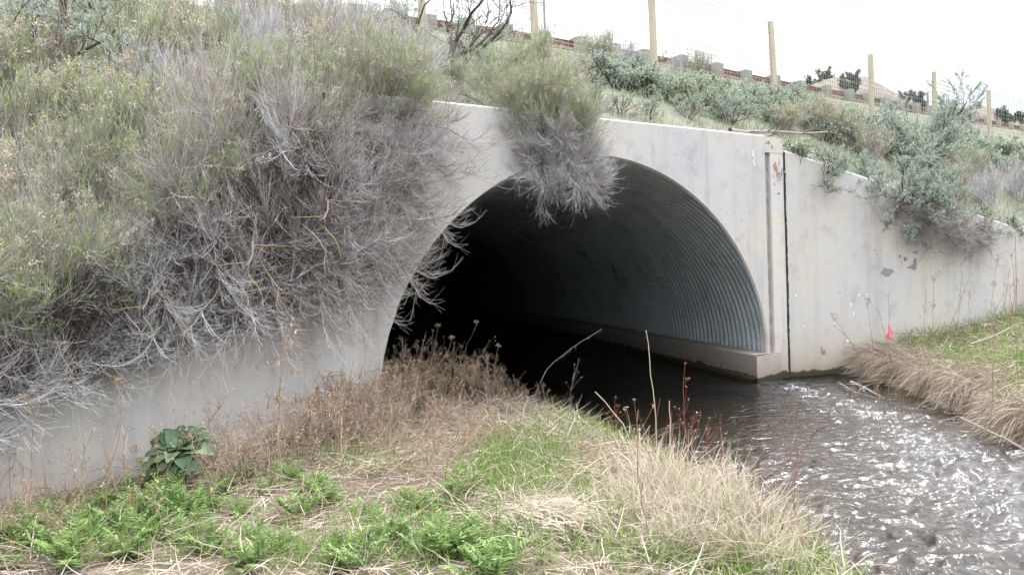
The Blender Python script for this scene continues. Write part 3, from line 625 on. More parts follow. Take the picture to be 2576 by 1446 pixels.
for a, b in zip(posts[:-1], posts[1:]):
    l = math.hypot(b[0]-a[0], b[1]-a[1]); nr = 16; P = []
    for k in range(nr):
        f = (k/(nr-1))**.9; za = a[2]+.08+(a[3]-a[2]-.14)*f; zb = b[2]+.08+(b[3]-b[2]-.14)*f; P.append(hermw(a, b, 6, za, zb)+np.array([0, 0, -.015])*np.sin(np.linspace(0, np.pi, 6))[:, None])
    h = tubes(np.array(P), .0068, .0068, 3); P = []
    for k in range(1, int(l/.155)):
        t = k*.155/l; x, y = a[0]+(b[0]-a[0])*t, a[1]+(b[1]-a[1])*t+.09; za = a[2]*(1-t)+b[2]*t+.07; zb = a[3]*(1-t)+b[3]*t-.07
        P.append(np.stack([np.full(4, x)+rs.normal(0, .006, 4), np.full(4, y), np.linspace(za, zb, 4)], -1))
    v = tubes(np.array(P), .0062, .0062, 3)
    tag(obj('wire_mesh', pm('wire_mesh', [h, v], 'wire'), fn), kind='stuff')
def pole(name, label, px, py, dist, h, r, mat, cat):
    p = at(px, py, dist); z0 = float(bank_h(p[0], p[1])[0])-.2
    v_, f_, a_ = tubes(np.array([[[p[0], p[1], z] for z in np.linspace(z0, p[2]+h, 4)]]), r, r, 8)
    ob = obj(name, mesh(name, v_, f_, mat)); return tag(ob, label, cat)
pole('steel_pole', 'thin grey steel pole beside the fence post above the hanging bush', 1371, 90, 20, 2.6, .028, 'wire', 'pole')
pole('marker_post', 'small pale marker post by the road behind the tall sagebrush', 2334, 268, 47, .75, .06, 'patch', 'marker')

# ------------------------------------------------------------------ hills beyond the road and their junipers
HR = [(1700, 262, 150), (1900, 240, 150), (2010, 222, 145), (2050, 209, 142), (2099, 195, 140), (2119, 200, 142), (2135, 203, 146), (2160, 197, 150), (2185, 199, 150), (2225, 217, 150), (2262, 237, 150), (2285, 252, 152), (2330, 272, 158), (2400, 292, 165), (2440, 284, 165), (2455, 273, 162), (2480, 270, 160), (2506, 276, 160), (2540, 297, 165), (2580, 305, 170), (2680, 322, 175), (2850, 345, 180), (3400, 380, 200)]
ridge = along([at(*q) for q in HR], 260) if False else np.array([at(*q) for q in HR])
rt = np.linspace(0, len(ridge)-1, 300); ridge = np.stack([np.interp(rt, np.arange(len(ridge)), ridge[:, k]) for k in range(3)], -1)
ridge[:, 2] += fbm(ridge[:, 0]*.35, ridge[:, 1]*.1, 61)*1.2
sec = [(-75, 0), (-52, .30), (-34, .55), (-22, .72), (-13, .86), (-6, .95), (-2, .99), (0, 1), (4, .985), (12, .9), (40, .4), (80, -.1)]
XX = np.stack([ridge[:, 0]*(1+a/150) for a, _ in sec]); YY = np.stack([ridge[:, 1]+a for a, _ in sec]); ZZ = np.stack([ridge[:, 2]*b for _, b in sec])
ZZ = ZZ+fbm(XX*.09, YY*.09, 63, 5)*5*np.array([min(1, abs(a)/20) for a, _ in sec])[:, None]
v_, f_ = grid(XX, YY, ZZ); tag(obj('hills', mesh('hills', v_, f_, 'hill', None, True)), kind='structure')
def juniper_parts(seed):
    rs = np.random.RandomState(seed); S = np.zeros((9, 3)); D = rs.normal(0, .55, (9, 3)); D[:, 2] = 1.
    P0 = grow(rs, S, D, rs.uniform(1.6, 3.0, 9), 7, (0, 0, .05), .13); s1, d1 = pick(rs, P0, 14, .15); P1 = grow(rs, s1, d1+rs.normal(0, .8, s1.shape), rs.uniform(.3, .8, len(s1)), 4, (0, 0, .15), .15)
    s2, d2 = pick(rs, P1, 36, .1); P2 = grow(rs, s2+rs.normal(0, .08, s2.shape), d2*.3+rs.normal(0, .6, s2.shape), rs.uniform(.08, .22, len(s2)), 3)
    return [('trunk', pm('trunk', [tubes(P0, .09, .02, 4), tubes(P1, .02, .006, 3)], 'dark_wood'), None, []), ('crown', pm('crown', ribbons(P2, .10, taper=False), 'juniper'), 'stuff', [])]
PROTOS = {}
def proto(key, name, cat, parts): PROTOS[key] = dict(name=name, cat=cat, parts=parts, root=None)
def place(key, loc, rz, sc, label, group=None, tilt=None):
    p = PROTOS[key]
    if p['root'] is None:
        t_ = thing(p['name'], label, p['cat']); p['root'] = t_
        for nm, me, kd, subs in p['parts']:
            o_ = obj(nm, me, t_)
            if kd: o_['kind'] = kd
            for nm2, me2, kd2 in subs:
                s_ = obj(nm2, me2, o_)
                if kd2: s_['kind'] = kd2
    else: t_ = copy_tree(p['root'])
    t_['label'] = label
    if 'group' in t_: del t_['group']
    if group: t_['group'] = group
    t_.location = loc; t_.rotation_euler = (tilt[0] if tilt else 0, tilt[1] if tilt else 0, rz); t_.scale = (sc, sc, sc) if isinstance(sc, (int, float)) else sc
    return t_
proto('jun0', 'juniper_tree', 'tree', juniper_parts(1)); proto('jun1', 'juniper_tree', 'tree', juniper_parts(2))
jun = [(2070, 209, 139, 1.35, 'tallest dark juniper on the hill crest between the third and fourth fence posts'), (2040, 216, 138, .95, 'round juniper at the left foot of the hill crest'), (2056, 214, 137, .75, 'small juniper between the tallest juniper and its left neighbour'),
       (2083, 208, 137, .8, 'small juniper just right of the tallest juniper'), (2120, 205, 139, .8, 'low juniper in the saddle of the hill crest'), (2138, 207, 141, .75, 'low spreading juniper right of the saddle'), (2150, 203, 141, 1.05, 'upright juniper on the second rise of the hill'),
       (2112, 222, 128, .9, 'juniper on the hillside below the saddle'), (2150, 226, 126, 1.0, 'juniper on the hillside beside the fourth fence post'), (2126, 232, 118, .8, 'lowest juniper on the hillside behind the guardrail'),
       (2282, 252, 140, 1.0, 'juniper at the left end of the dark tree row behind the tall sagebrush'), (2305, 262, 140, 1.25, 'tall juniper in the dark tree row behind the tall sagebrush'), (2322, 270, 142, .8, 'small juniper at the right end of that dark tree row'),
       (2395, 292, 150, .9, 'juniper right of the tall sagebrush top'), (2418, 295, 150, 1.0, 'juniper between the tall sagebrush and the brown knoll'), (2459, 271, 158, .75, 'small juniper alone on top of the brown knoll'),
       (2520, 291, 150, 1.0, 'juniper right of the last fence post on the knoll side'), (2532, 305, 140, 1.1, 'bushy juniper below the brown knoll'), (2553, 302, 150, .9, 'juniper near the right edge of the ridge'), (2566, 304, 150, 1.05, 'tallest juniper near the right edge of the ridge'), (2440, 300, 145, .9, 'juniper below the left side of the brown knoll')]
rs = np.random.RandomState(8)
for k, (px, py, ds, s, lb) in enumerate(jun):
    p = at(px, py, ds); place('jun%d' % (k % 2), (p[0], p[1], p[2]-.5), rs.rand()*6, s*.8, lb, 'junipers on the far hills')
# a small dark bird
V = np.array([(-.12, 0, 0), (0, -.03, -.02), (.12, 0, 0), (0, .03, .02), (0, 0, .05), (-.02, .32, .14), (.05, .05, .03), (-.02, -.30, .17), (.05, -.05, .03), (-.05, .04, .02), (-.05, -.04, .02), (-.20, .03, .0), (-.20, -.03, .0)])
F = [(0, 1, 4), (1, 2, 4), (2, 3, 4), (3, 0, 4), (0, 3, 1), (1, 3, 2), (9, 6, 5), (10, 7, 8), (0, 11, 12)]
me = bpy.data.meshes.new('bird'); me.from_pydata(V.tolist(), [], F); me.materials.append(M['dark_wood']); p = at(2561, 262, 60); tag(obj('bird', me, None, p, .8, 1.2), 'tiny dark bird flying in the white sky near the right edge', 'bird')

# ------------------------------------------------------------------ shrub builders (root at the origin, -Y points down the slope)
def limb_parts(P0, r0, r1, mat, sides=6):
    out = []
    for k in range(len(P0)):
        out.append(('branch', pm('branch', tubes(P0[k:k+1], r0[k] if hasattr(r0, '__len__') else r0, r1, sides), mat), None, []))
    return out
def hanging_shrub(seed, lowfrac=.5, green=.25, L0=.75, flowers=True, silver='silver_twig', nl=16, wood='lichen_wood', k1=8, k2=12, k3=3):
    """twiggy rabbitbrush fanning out of a bank: lower limbs droop, every twig sweeps up at the tip"""
    rs = np.random.RandomState(seed); az = rs.uniform(-1.35, 1.35, nl); el = np.where(rs.rand(nl) < lowfrac, rs.uniform(-1.1, .1, nl), rs.uniform(.1, 1.35, nl)); el.sort()
    D = np.stack([np.sin(az)*np.cos(el), -np.cos(az)*np.cos(el), np.sin(el)], -1); low = el < .1
    bend = np.zeros((nl, 3)); bend[:, 2] = np.where(low, -.10, .03)
    P0 = grow(rs, rs.normal(0, .05, (nl, 3)), D, rs.uniform(.6, 1.15, nl)*L0, 9, bend, .17)
    s1, d1 = pick(rs, P0, k1, .45); P1 = grow(rs, s1, d1+rs.normal(0, .5, s1.shape)+[0, -.15, .05], rs.uniform(.22, .5, len(s1)), 6, (0, 0, .05), .13)
    s2, d2 = pick(rs, P1, k2, .15); n2 = len(s2); isl = np.repeat(np.repeat(low, k1), k2)
    up = np.where(isl, .13, .10)[:, None]*np.array([0, 0, 1.])
    P2 = grow(rs, s2, d2+rs.normal(0, .42, s2.shape), rs.uniform(.12, .42, n2), 6, up*rs.uniform(.3, 1.5, (n2, 1)), .075)
    s3, d3 = pick(rs, P2, k3, .2, .85); P3 = grow(rs, s3, d3+rs.normal(0, .34, s3.shape), rs.uniform(.05, .2, len(s3)), 4, (0, 0, .10), .07)
    sd_, dd_ = pick(rs, P0, 60, .0, .85); PD = grow(rs, sd_+rs.normal(0, .05, sd_.shape), dd_*.3+rs.normal(0, .7, sd_.shape)+[0, .2, -.3], rs.uniform(.08, .34, len(sd_)), 5, (0, 0, -.03), .2)  # dense dark twigs stand for the shaded inside of the bush
    parts = limb_parts(P0, np.where(rs.rand(nl) < .4, .019, .011), .005, wood)
    i3 = np.repeat(isl, k3); gm = (~i3) & (rs.rand(len(i3)) < green)
    a = [tubes(P1[np.repeat(low, k1)], .0045, .002, 3), tubes(P2[isl], .0022, .0010, 3), tubes(P3[i3], .0013, .0007, 3)]
    b = [tubes(P1[~np.repeat(low, k1)], .0045, .002, 3), tubes(P2[~isl], .0020, .0009, 3), tubes(P3[(~i3) & ~gm], .0012, .0006, 3)]
    parts.append(('lower_twigs', pm('lower_twigs', a, silver), 'stuff', [])); parts.append(('shade_twigs', pm('shade_twigs', tubes(PD, .0024, .0012, 3), 'inner_twig'), 'stuff', [])); parts.append(('upper_twigs', pm('upper_twigs', b, 'brown_twig'), 'stuff', []))
    if gm.any():
        s4, d4 = pick(rs, P3[gm], 3, .1); P4 = grow(rs, s4, d4+rs.normal(0, .25, s4.shape)+[0, 0, .5], rs.uniform(.03, .09, len(s4)), 3)
        parts.append(('green_shoots', pm('green_shoots', [tubes(P3[gm], .0016, .0009, 3), ribbons(P4, .0055)], 'fresh_green'), 'stuff', []))
    if flowers:
        c = P2[~isl][:, -1]; c = c[(c[:, 2] > .35)]; c = c[rs.rand(len(c)) < .22]
        if len(c):
            S = np.repeat(c, 16, 0)+rs.normal(0, .018, (len(c)*16, 3)); P5 = grow(rs, S, rs.normal(0, .6, S.shape)+[0, 0, .6], rs.uniform(.008, .02, len(S)), 3); parts.append(('flower_heads', pm('flower_heads', ribbons(P5, .008, taper=False), 'flower'), 'stuff', []))
    return parts
def upright_brush(seed, H=.8, green=.5, nl=26, fl=.35, gmat='fresh_green', tw='brown_twig'):
    rs = np.random.RandomState(seed); az = rs.uniform(0, 6.28, nl); sp = rs.uniform(.05, .75, nl)
    D = np.stack([np.sin(az)*sp, np.cos(az)*sp-.1, np.ones(nl)], -1)
    P0 = grow(rs, rs.normal(0, .08, (nl, 3))*[1, 1, 0], D, rs.uniform(.45, .8, nl)*H, 6, (0, 0, .04), .10)
    s1, d1 = pick(rs, P0, 9, .2); P1 = grow(rs, s1, d1+rs.normal(0, .33, s1.shape), rs.uniform(.2, .45, len(s1))*H, 5, (0, 0, .09), .05)
    s2, d2 = pick(rs, P1, 5, .2); P2 = grow(rs, s2, d2+rs.normal(0, .22, s2.shape), rs.uniform(.1, .25, len(s2))*H, 4, (0, 0, .10), .04); gm = rs.rand(len(P2)) < green
    PS = grow(rs, rs.normal(0, .1, (12, 3))*[1, 1, 0], np.stack([rs.normal(0, .3, 12), rs.normal(0, .3, 12), np.ones(12)], -1), rs.uniform(.8, 1.25, 12)*H, 8, (0, 0, .03), .06)
    parts = [('pale_stems', pm('pale_stems', tubes(PS, .0035, .0018, 4), 'silver_twig'), 'stuff', []), ('stems', pm('stems', [tubes(P0, .007, .003, 4), tubes(P1, .0028, .0013, 3), tubes(P2[~gm], .0014, .0008, 3)], tw), 'stuff', [])]
    if gm.any():
        s4, d4 = pick(rs, P2[gm], 4, .0); P4 = grow(rs, s4, d4+rs.normal(0, .25, s4.shape)+[0, 0, .5], rs.uniform(.03, .09, len(s4)), 3)
        parts.append(('green_shoots', pm('green_shoots', [tubes(P2[gm], .0018, .001, 3), ribbons(P4, .006)], gmat), 'stuff', []))
    c = P1[:, -1]; c = c[rs.rand(len(c)) < fl]
    if len(c):
        S = np.repeat(c, 18, 0)+rs.normal(0, .022, (len(c)*18, 3)); P5 = grow(rs, S, rs.normal(0, .7, S.shape)+[0, 0, .6], rs.uniform(.010, .024, len(S)), 3); parts.append(('flower_heads', pm('flower_heads', ribbons(P5, .010, taper=False), 'flower'), 'stuff', []))
    return parts
def sagebrush(seed, H=.9, nl=7, leaf=1., wood='dark_wood', lean=(0, -.2, .7), spread=.8, lmat='sage', k1=6, k2=8, nleaf=16, lsize=1., droop=0., bare=0., r0=.02):
    rs = np.random.RandomState(seed); D = rs.normal(0, spread, (nl, 3)); D[:, 2] = np.abs(D[:, 2])*.6; D += lean
    P0 = grow(rs, rs.normal(0, .03, (nl, 3)), D, rs.uniform(.5, .95, nl)*H, 9, (0, 0, .03-droop), .22)
    s1, d1 = pick(rs, P0, k1, .3); P1 = grow(rs, s1, d1+rs.normal(0, .7, s1.shape), rs.uniform(.18, .42, len(s1))*H, 6, (0, 0, .08-droop*.5), .2)
    s2, d2 = pick(rs, P1, k2, .3); P2 = grow(rs, s2, d2+rs.normal(0, .6, s2.shape), rs.uniform(.06, .18, len(s2))*H, 4, (0, 0, .12), .12)
    parts = limb_parts(P0, r0*H, .006, wood); parts.append(('twigs', pm('twigs', [tubes(P1, .0065, .0025, 4), tubes(P2, .0025, .001, 3)], wood), 'stuff', []))
    keep = np.repeat(np.repeat(rs.rand(nl) >= bare, k1), k2); s3, d3 = pick(rs, P2[keep], nleaf, .25)
    if len(s3):
        P3 = grow(rs, s3, d3*.7+rs.normal(0, .6, s3.shape)+[0, 0, .35], rs.uniform(.016, .036, len(s3))*lsize, 3)
        parts.append(('leaves', pm('leaves', ribbons(P3, .0085*lsize, taper=False), lmat), 'stuff', []))
    return parts
proto('hang0', 'rabbitbrush', 'shrub', hanging_shrub(11, .55, .12)); proto('hang1', 'rabbitbrush', 'shrub', hanging_shrub(12, .4, .34, .7))
proto('hang2', 'rabbitbrush', 'shrub', hanging_shrub(13, .85, .1, .9, False)); proto('hang3', 'rabbitbrush', 'shrub', hanging_shrub(14, .3, .42, .75))
proto('drop0', 'rabbitbrush', 'shrub', hanging_shrub(15, 1., 0, 1.15, False, nl=12, k1=10, k2=12)); proto('drop1', 'rabbitbrush', 'shrub', hanging_shrub(17, 1., 0, 1.15, False, 'brown_twig', nl=13, k1=10, k2=12))
def shade_thicket(seed, n=2600):  # lichened limbs amid added dark twigs that stand for shade below the bushes
    rs = np.random.RandomState(seed); u = unit(rs.normal(0, 1, (n, 3)))*(rs.rand(n, 1)**.45); S = u*[.52, .20, .60]+[0, -.12, -.50]; S[:, 1] = np.minimum(S[:, 1], .02)
    P = grow(rs, S, rs.normal(0, .6, S.shape)+[0, -.1, -.45], rs.uniform(.10, .38, n), 6, (0, 0, .02), .2); P[..., 1] = np.minimum(P[..., 1], .0)
    B = grow(rs, rs.normal(0, .12, (6, 3))*[2, .3, .3], rs.normal(0, .5, (6, 3))*[1.6, .3, .3]+[0, -.25, -1], rs.uniform(.7, 1.25, 6), 12, (0, 0, .03), .25)
    s1, d1 = pick(rs, B, 9, .3); B1 = grow(rs, s1, d1+rs.normal(0, .6, s1.shape), rs.uniform(.1, .4, len(s1)), 7, (0, 0, .03), .2)
    return limb_parts(B, .017, .006, 'lichen_wood')+[('side_limbs', pm('side_limbs', tubes(B1, .005, .002, 4), 'lichen_wood'), 'stuff', []), ('shade_twigs', pm('shade_twigs', tubes(P, .0030, .0012, 3), 'inner_twig'), 'stuff', [])]
proto('thick0', 'shade_tangle', 'shrub', shade_thicket(61)); proto('thick1', 'shade_tangle', 'shrub', shade_thicket(62))
proto('dead0', 'dead_bush', 'shrub', hanging_shrub(16, 1., 0, .8, False, 'brown_twig', 14, 'lichen_wood', 9, 9, 2))
for k in range(3): proto('up%d' % k, 'rabbitbrush', 'shrub', upright_brush(21+k, .85, (.10, .38, .24)[k], fl=(.6, .35, .15)[k]))
proto('tan0', 'rabbitbrush', 'shrub', upright_brush(27, .8, .3, fl=.8, nl=30)); proto('grey0', 'dead_bush', 'shrub', upright_brush(28, .8, 0, fl=.0, tw='silver_twig', nl=30))
proto('sage0', 'sagebrush', 'shrub', sagebrush(31)); proto('sage1', 'sagebrush', 'shrub', sagebrush(32, .8, 9, spread=1.0))
proto('sage2', 'sagebrush', 'shrub', sagebrush(33, .9, 8, lean=(0, -1.1, -.1), droop=.03, nleaf=22)); proto('sage3', 'sagebrush', 'shrub', sagebrush(34, 1.6, 7, lean=(.1, -.1, 1.0), spread=.55, k1=13, k2=11, nleaf=22, lsize=1.4))
proto('sage4', 'sagebrush', 'shrub', sagebrush(38, 1.15, 12, lean=(0, -1.0, -.15), droop=.03, nleaf=30, k1=9, k2=10, lsize=1.15))
proto('bare0', 'sagebrush', 'shrub', sagebrush(35, 1.5, 8, lean=(.35, -.1, .6), spread=.6, bare=.72, k1=7, k2=8, nleaf=16, r0=.022))
proto('small0', 'small_sagebrush', 'shrub', sagebrush(36, .5, 8, lmat='dull_sage', k1=5, k2=5, nleaf=8, lsize=1.6)); proto('small1', 'small_sagebrush', 'shrub', sagebrush(37, .5, 8, k1=5, k2=5, nleaf=8, lsize=1.6))
def rim(poly, t, back, seg=0):
    a, b = poly[seg], poly[seg+1]; p = a*(1-t)+b*t; d_ = unit(b-a); nb = np.array([-d_[1], d_[0]])
    if nb@NB < 0: nb = -nb
    p = p+nb*back; ang = math.atan2(-nb[1], -nb[0])+math.pi/2                         # local -Y -> away from the bank
    return np.array([p[0], p[1], float(bank_h(p[0], p[1])[0])]), ang
HG = 'rabbitbrush hanging over the left wing wall'
spots = [('up0', 0, .95, .10, 1.05, 'rabbitbrush covering the sloping top of the wall at the far left'), ('hang1', 0, .86, .08, 1.1, 'green tipped rabbitbrush on the low end of the left wall'), ('hang2', 0, .99, .12, .58, 'silvery leafless rabbitbrush hanging at the far left edge of the photo'), ('drop0', 0, .88, .10, .60, 'gnarled rabbitbrush drooping low over the left end of the wall'),
         ('hang0', 0, .80, .15, .95, 'pale twiggy rabbitbrush above the dark leafy rosette'), ('hang2', 0, .68, .12, 1.0, 'grey rabbitbrush with upswept twigs, third along the left wall'), ('drop0', 0, .62, .10, 1.0, 'lichened rabbitbrush limbs hanging in the middle of the left wall'),
         ('hang1', 0, .54, .18, 1.25, 'green tipped rabbitbrush halfway along the left wall'), ('drop0', 0, .46, .10, 1.25, 'rabbitbrush with pale curling limbs, right of the lichened ones'), ('drop1', 0, .38, .12, 1.3, 'dark brown tangled limbs hanging in the middle of the wall'),
         ('hang0', 0, .30, .16, 1.4, 'dense brown grey rabbitbrush over the right half of the left wall'), ('drop1', 0, .24, .10, 1.45, 'see through brown twigs low on the right half of the left wall'), ('hang2', 0, .15, .12, 1.35, 'grey twiggy rabbitbrush hanging beside the arch opening'),
         ('drop1', 0, .12, .10, 1.5, 'long brown twigs hanging nearest the foot of the arch'), ('drop1', 0, .05, .10, 1.35, 'rabbitbrush whose twigs reach over the left leg of the arch'), ('hang1', 0, .08, .5, 1.2, 'green topped rabbitbrush at the corner of the headwall')]
for k, (pk, sg, t, bk, s, lb) in enumerate(spots):
    p, a = rim(LW, t, bk, sg); s *= .80; place(pk, p-[0, 0, .05], a+((k*7) % 5-2)*.13, (s, s*.62, s), lb, HG)
TK = [(.98, .48, 'added tangle coloured dark for shade at the far left edge'), (.86, .62, 'added tangle coloured dark for shade above the tall umbel stalk at far left'), (.74, .72, 'added tangle coloured dark for shade above the leafy rosette'), (.62, .85, 'hollow of added twigs coloured dark for shade left of the middle of the wall'), (.50, .98, 'deepest added tangle coloured dark for shade in the middle of the left wall'), (.38, 1.05, 'added tangle coloured dark for shade right of the middle of the left wall'), (.27, 1.05, 'added tangle coloured dark for shade over the right half of the left wall'), (.15, .95, 'thin added tangle coloured dark for shade nearest the arch')]  # twig masses added as painted shade behind the hanging bushes
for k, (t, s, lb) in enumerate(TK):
    p, a = rim(LW, t, -.03, 0); zt_ = LWZ[0]*(1-t)+LWZ[1]*t; place('thick%d' % (k % 2), (p[0], p[1], zt_-.02), a, s, lb, 'added tangles coloured dark for shade under the left wall bushes')
for pk, t, bk, s, lb in (('hang1', .05, .25, .9, 'green tipped rabbitbrush on the wall top beyond the left edge'), ('hang1', .3, .2, .8, 'rabbitbrush on the wall top nearer the camera'), ('hang0', .12, .15, .7, 'rabbitbrush just outside the left edge of the view'), ('hang2', .4, .15, .8, 'rabbitbrush nearest the camera along the left wall')):
    p, a = rim(LW, t, bk, 1); place(pk, p, a, s, lb, HG)
HW2 = [JR, np.array(CL)]
def rimh(s, back): p = WL(s, 0, back); return np.array([p[0], p[1], float(bank_h(p[0], p[1])[0])]), TH
for k, (pk, s, bk, sc_, da, lb) in enumerate([('hang1', 6.35, .15, .95, -.2, 'rabbitbrush spilling over the left end of the headwall top'), ('drop1', 6.6, .08, .98, .1, 'brown twigs hanging in front of the dark tunnel at its left edge'), ('hang0', 6.15, .5, .9, .2, 'rabbitbrush behind the left end of the headwall'),
        ('drop1', 4.4, .08, .50, -.1, 'dark brown twigs hanging over the left side of the crown of the arch'), ('drop1', 3.95, .08, .62, .55, 'wispy brown twigs trailing right over the edge of the arch'), ('drop0', 4.2, .10, .70, .25, 'bare grey bush hanging down over the crown of the arch'), ('hang1', 4.3, .12, .88, -.1, 'green tipped twigs at the lip of the headwall over the arch'), ('hang3', 4.1, .2, .80, .2, 'brown and olive bush standing on the headwall over the crown of the arch'), ('hang2', 3.95, .1, .70, .35, 'grey twigs sweeping right across the top of the arch opening'),
        ('hang3', 4.6, .4, .75, -.3, 'brown and green bush left of the bush hanging over the arch')]):
    p, a = rimh(s, bk); place(pk, p-[0, 0, .04], a+da, (sc_, sc_*.75, sc_), lb, 'bushes hanging over the headwall')
# second and third rows up the left slope
UPL = [(40, 600, 'up0', 1.2), (170, 520, 'hang1', 1.1), (300, 470, 'up1', 1.25), (420, 430, 'up2', 1.2), (540, 400, 'up0', 1.3), (650, 370, 'up1', 1.3), (760, 345, 'up1', 1.2), (850, 320, 'up0', 1.2), (940, 300, 'up2', 1.2), (1020, 290, 'up1', 1.1),
       (60, 420, 'up1', 1.3), (200, 380, 'tan0', 1.3), (330, 350, 'up0', 1.2), (470, 320, 'grey0', 1.3), (590, 300, 'up1', 1.3), (700, 275, 'grey0', 1.2), (820, 255, 'up0', 1.3), (930, 240, 'up1', 1.2), (1030, 225, 'grey0', 1.3),
       (40, 290, 'tan0', 1.4), (120, 250, 'up0', 1.3), (330, 240, 'up1', 1.3), (430, 215, 'tan0', 1.3), (540, 205, 'up2', 1.3), (660, 185, 'grey0', 1.4), (760, 175, 'tan0', 1.4), (860, 165, 'grey0', 1.5), (960, 160, 'up0', 1.3), (1060, 215, 'grey0', 1.2),
       (60, 170, 'up0', 1.3), (330, 150, 'up2', 1.3), (450, 130, 'tan0', 1.3), (600, 115, 'up0', 1.3), (720, 105, 'grey0', 1.4), (840, 100, 'up0', 1.3), (960, 100, 'small1', 1.8)]
UPL += [(60, 660, 'hang1', .8), (190, 610, 'hang0', .85), (120, 600, 'up0', 1.0)]
rows_ = ('lowest row', 'second row', 'third row', 'highest row', 'row just above the wall end'); words = ['leftmost', 'second from left', 'third from left', 'fourth from left', 'fifth from left', 'sixth from left', 'seventh from left', 'eighth from left', 'ninth from left', 'tenth from left']
look = {'hang0': 'pale twiggy rabbitbrush', 'up0': 'grey brown rabbitbrush', 'up1': 'bright green tipped rabbitbrush', 'up2': 'upright olive rabbitbrush', 'tan0': 'rabbitbrush covered in tan seed heads', 'grey0': 'leafless grey bush', 'hang1': 'green topped rabbitbrush', 'small1': 'small silvery sagebrush'}
rs = np.random.RandomState(77); rowi = [0]*10+[1]*9+[2]*10+[3]*7+[4]*3; cnt = [0]*5
for k, (px, py, pk, s) in enumerate(UPL):
    p = hit(px, py, 4.); r_ = rowi[k]; lb = '%s, %s in the %s, left slope' % (look[pk], words[cnt[r_]], rows_[r_]); cnt[r_] += 1
    place(pk, p-[0, 0, .05], rs.uniform(-.9, .9)+TH, s*.82*rs.uniform(.9, 1.1), lb, 'bushes on the slope behind the left wall')
SG = [('sage1', 90, 175, 1.5, 1.5, 'pale sagebrush near the top left corner, left of the silver one'), ('small1', 300, 130, 2.6, .3, 'round pale sagebrush right of the silver one at top left'), ('sage0', 200, 240, 1.9, .5, 'silver green sagebrush high on the slope near the top left corner'), ('bare0', 1125, 190, 1.45, .3, 'gnarled half bare sagebrush with a leafy top against the sky'), ('sage1', 1000, 75, 1.5, 1.4, 'grey sagebrush below the guardrail left of the gnarled one'),
      ('sage0', 1215, 215, .95, 2.2, 'small silver sagebrush between the gnarled one and the hanging bush'), ('up2', 1150, 225, .7, 1, 'low dark green bush at the foot of the gnarled sagebrush'), ('sage1', 1180, 150, 1., 2, 'pale sagebrush on the slope behind the gnarled one'),
      ('up1', 1350, 235, 1.2, .4, 'tall olive rabbitbrush in front of the fence post over the arch'), ('hang3', 1290, 260, .9, .9, 'brown tangled bush at the left base of the tall olive one'), ('up0', 1440, 245, .9, 2, 'grey rabbitbrush right of the tall olive one'),
      ('up1', 1520, 165, 1.5, .3, 'dark green bush on the skyline behind the wire mesh'), ('grey0', 1580, 160, 1.25, 2, 'brown bush on the skyline right of the dark green one'), ('up2', 1480, 150, 1.2, 1, 'thin bush on the skyline left of the dark green one'),
      ('grey0', 1700, 185, 1.0, 2, 'small leafless bush on the skyline right of the tallest visible post'), ('up2', 1760, 195, 1.5, .9, 'rounded bush on the skyline between two fence posts'),
      ('sage1', 1500, 262, .6, .3, 'pale sagebrush behind the wall above the painted number'), ('sage0', 1560, 285, .6, 1.1, 'twisted grey sagebrush left of the first full fence post'), ('sage1', 1640, 300, .6, .3, 'sagebrush in front of the foot of the tallest fence post'),
      ('sage0', 1730, 300, .8, 4., 'broad silver sagebrush right above the headwall'), ('sage1', 1840, 312, .9, 2.6, 'silver sagebrush with dark twisted limbs near the wall corner'), ('sage0', 1790, 250, .6, .8, 'sagebrush on the middle slope behind the broad silver one'),
      ('tan0', 1975, 335, .8, .5, 'golden topped rabbitbrush at the foot of the second full fence post'), ('tan0', 2065, 345, 1.05, 1.5, 'golden rabbitbrush above the right wing wall'), ('tan0', 2130, 365, 1.05, 3.1, 'tan rabbitbrush right of the golden one'), ('up0', 2190, 410, .95, 3.1, 'brown rabbitbrush leaning over the wing wall'),
      ('grey0', 2480, 520, 1.1, 2., 'pale leafless bush above the right end of the wall'), ('up0', 2400, 500, 1.0, 1., 'brown twiggy bush behind the hanging sagebrush'), ('grey0', 2560, 500, 1.1, 1., 'pale leafless bush at the right edge of the photo'), ('up2', 2440, 460, 1.0, .2, 'olive bush behind the tall sagebrush'),
      ('sage3', 2345, 440, 1.15, 3.6, 'tall tree like sagebrush with a dark trunk in front of the fence'), ('sage0', 2440, 430, .8, 1.8, 'sagebrush left of the foot of the last fence post')]
for pk, px, py, s, a, lb in SG:
    p = hit(px, py, 9.); place(pk, p-[0, 0, .05], a, s*.85, lb, 'bushes along the slope above the headwall and right wall')
for k, (pk, x, bk, s, da, lb) in enumerate([('sage2', .75, .15, .75, .2, 'silver green sagebrush hanging over the wall just right of the joint'), ('sage2', 1.2, .35, .75, -.4, 'small sagebrush on the wall top beside the hanging one'), ('sage4', 2.05, .12, .9, -.1, 'large sagebrush hanging over the middle of the right wall'),
        ('sage4', 2.45, .4, .85, .5, 'sagebrush behind the large hanging one'), ('dead0', 2.5, .12, .72, .1, 'dead twigs hanging below the large sagebrush'), ('dead0', 3.2, .2, .7, .3, 'grey brown twigs spilling over the right wall near its low end'), ('dead0', 1.8, .2, .5, 0, 'small brown twiggy bush between the two hanging sagebrushes')]):
    q = RW0+RWd*x+np.array([-RWd[1], RWd[0]])*bk; place(pk, (q[0], q[1], float(bank_h(*q)[0])-.03), math.atan2(RWd[1], RWd[0])+da, s, lb, 'bushes hanging over the right wing wall')
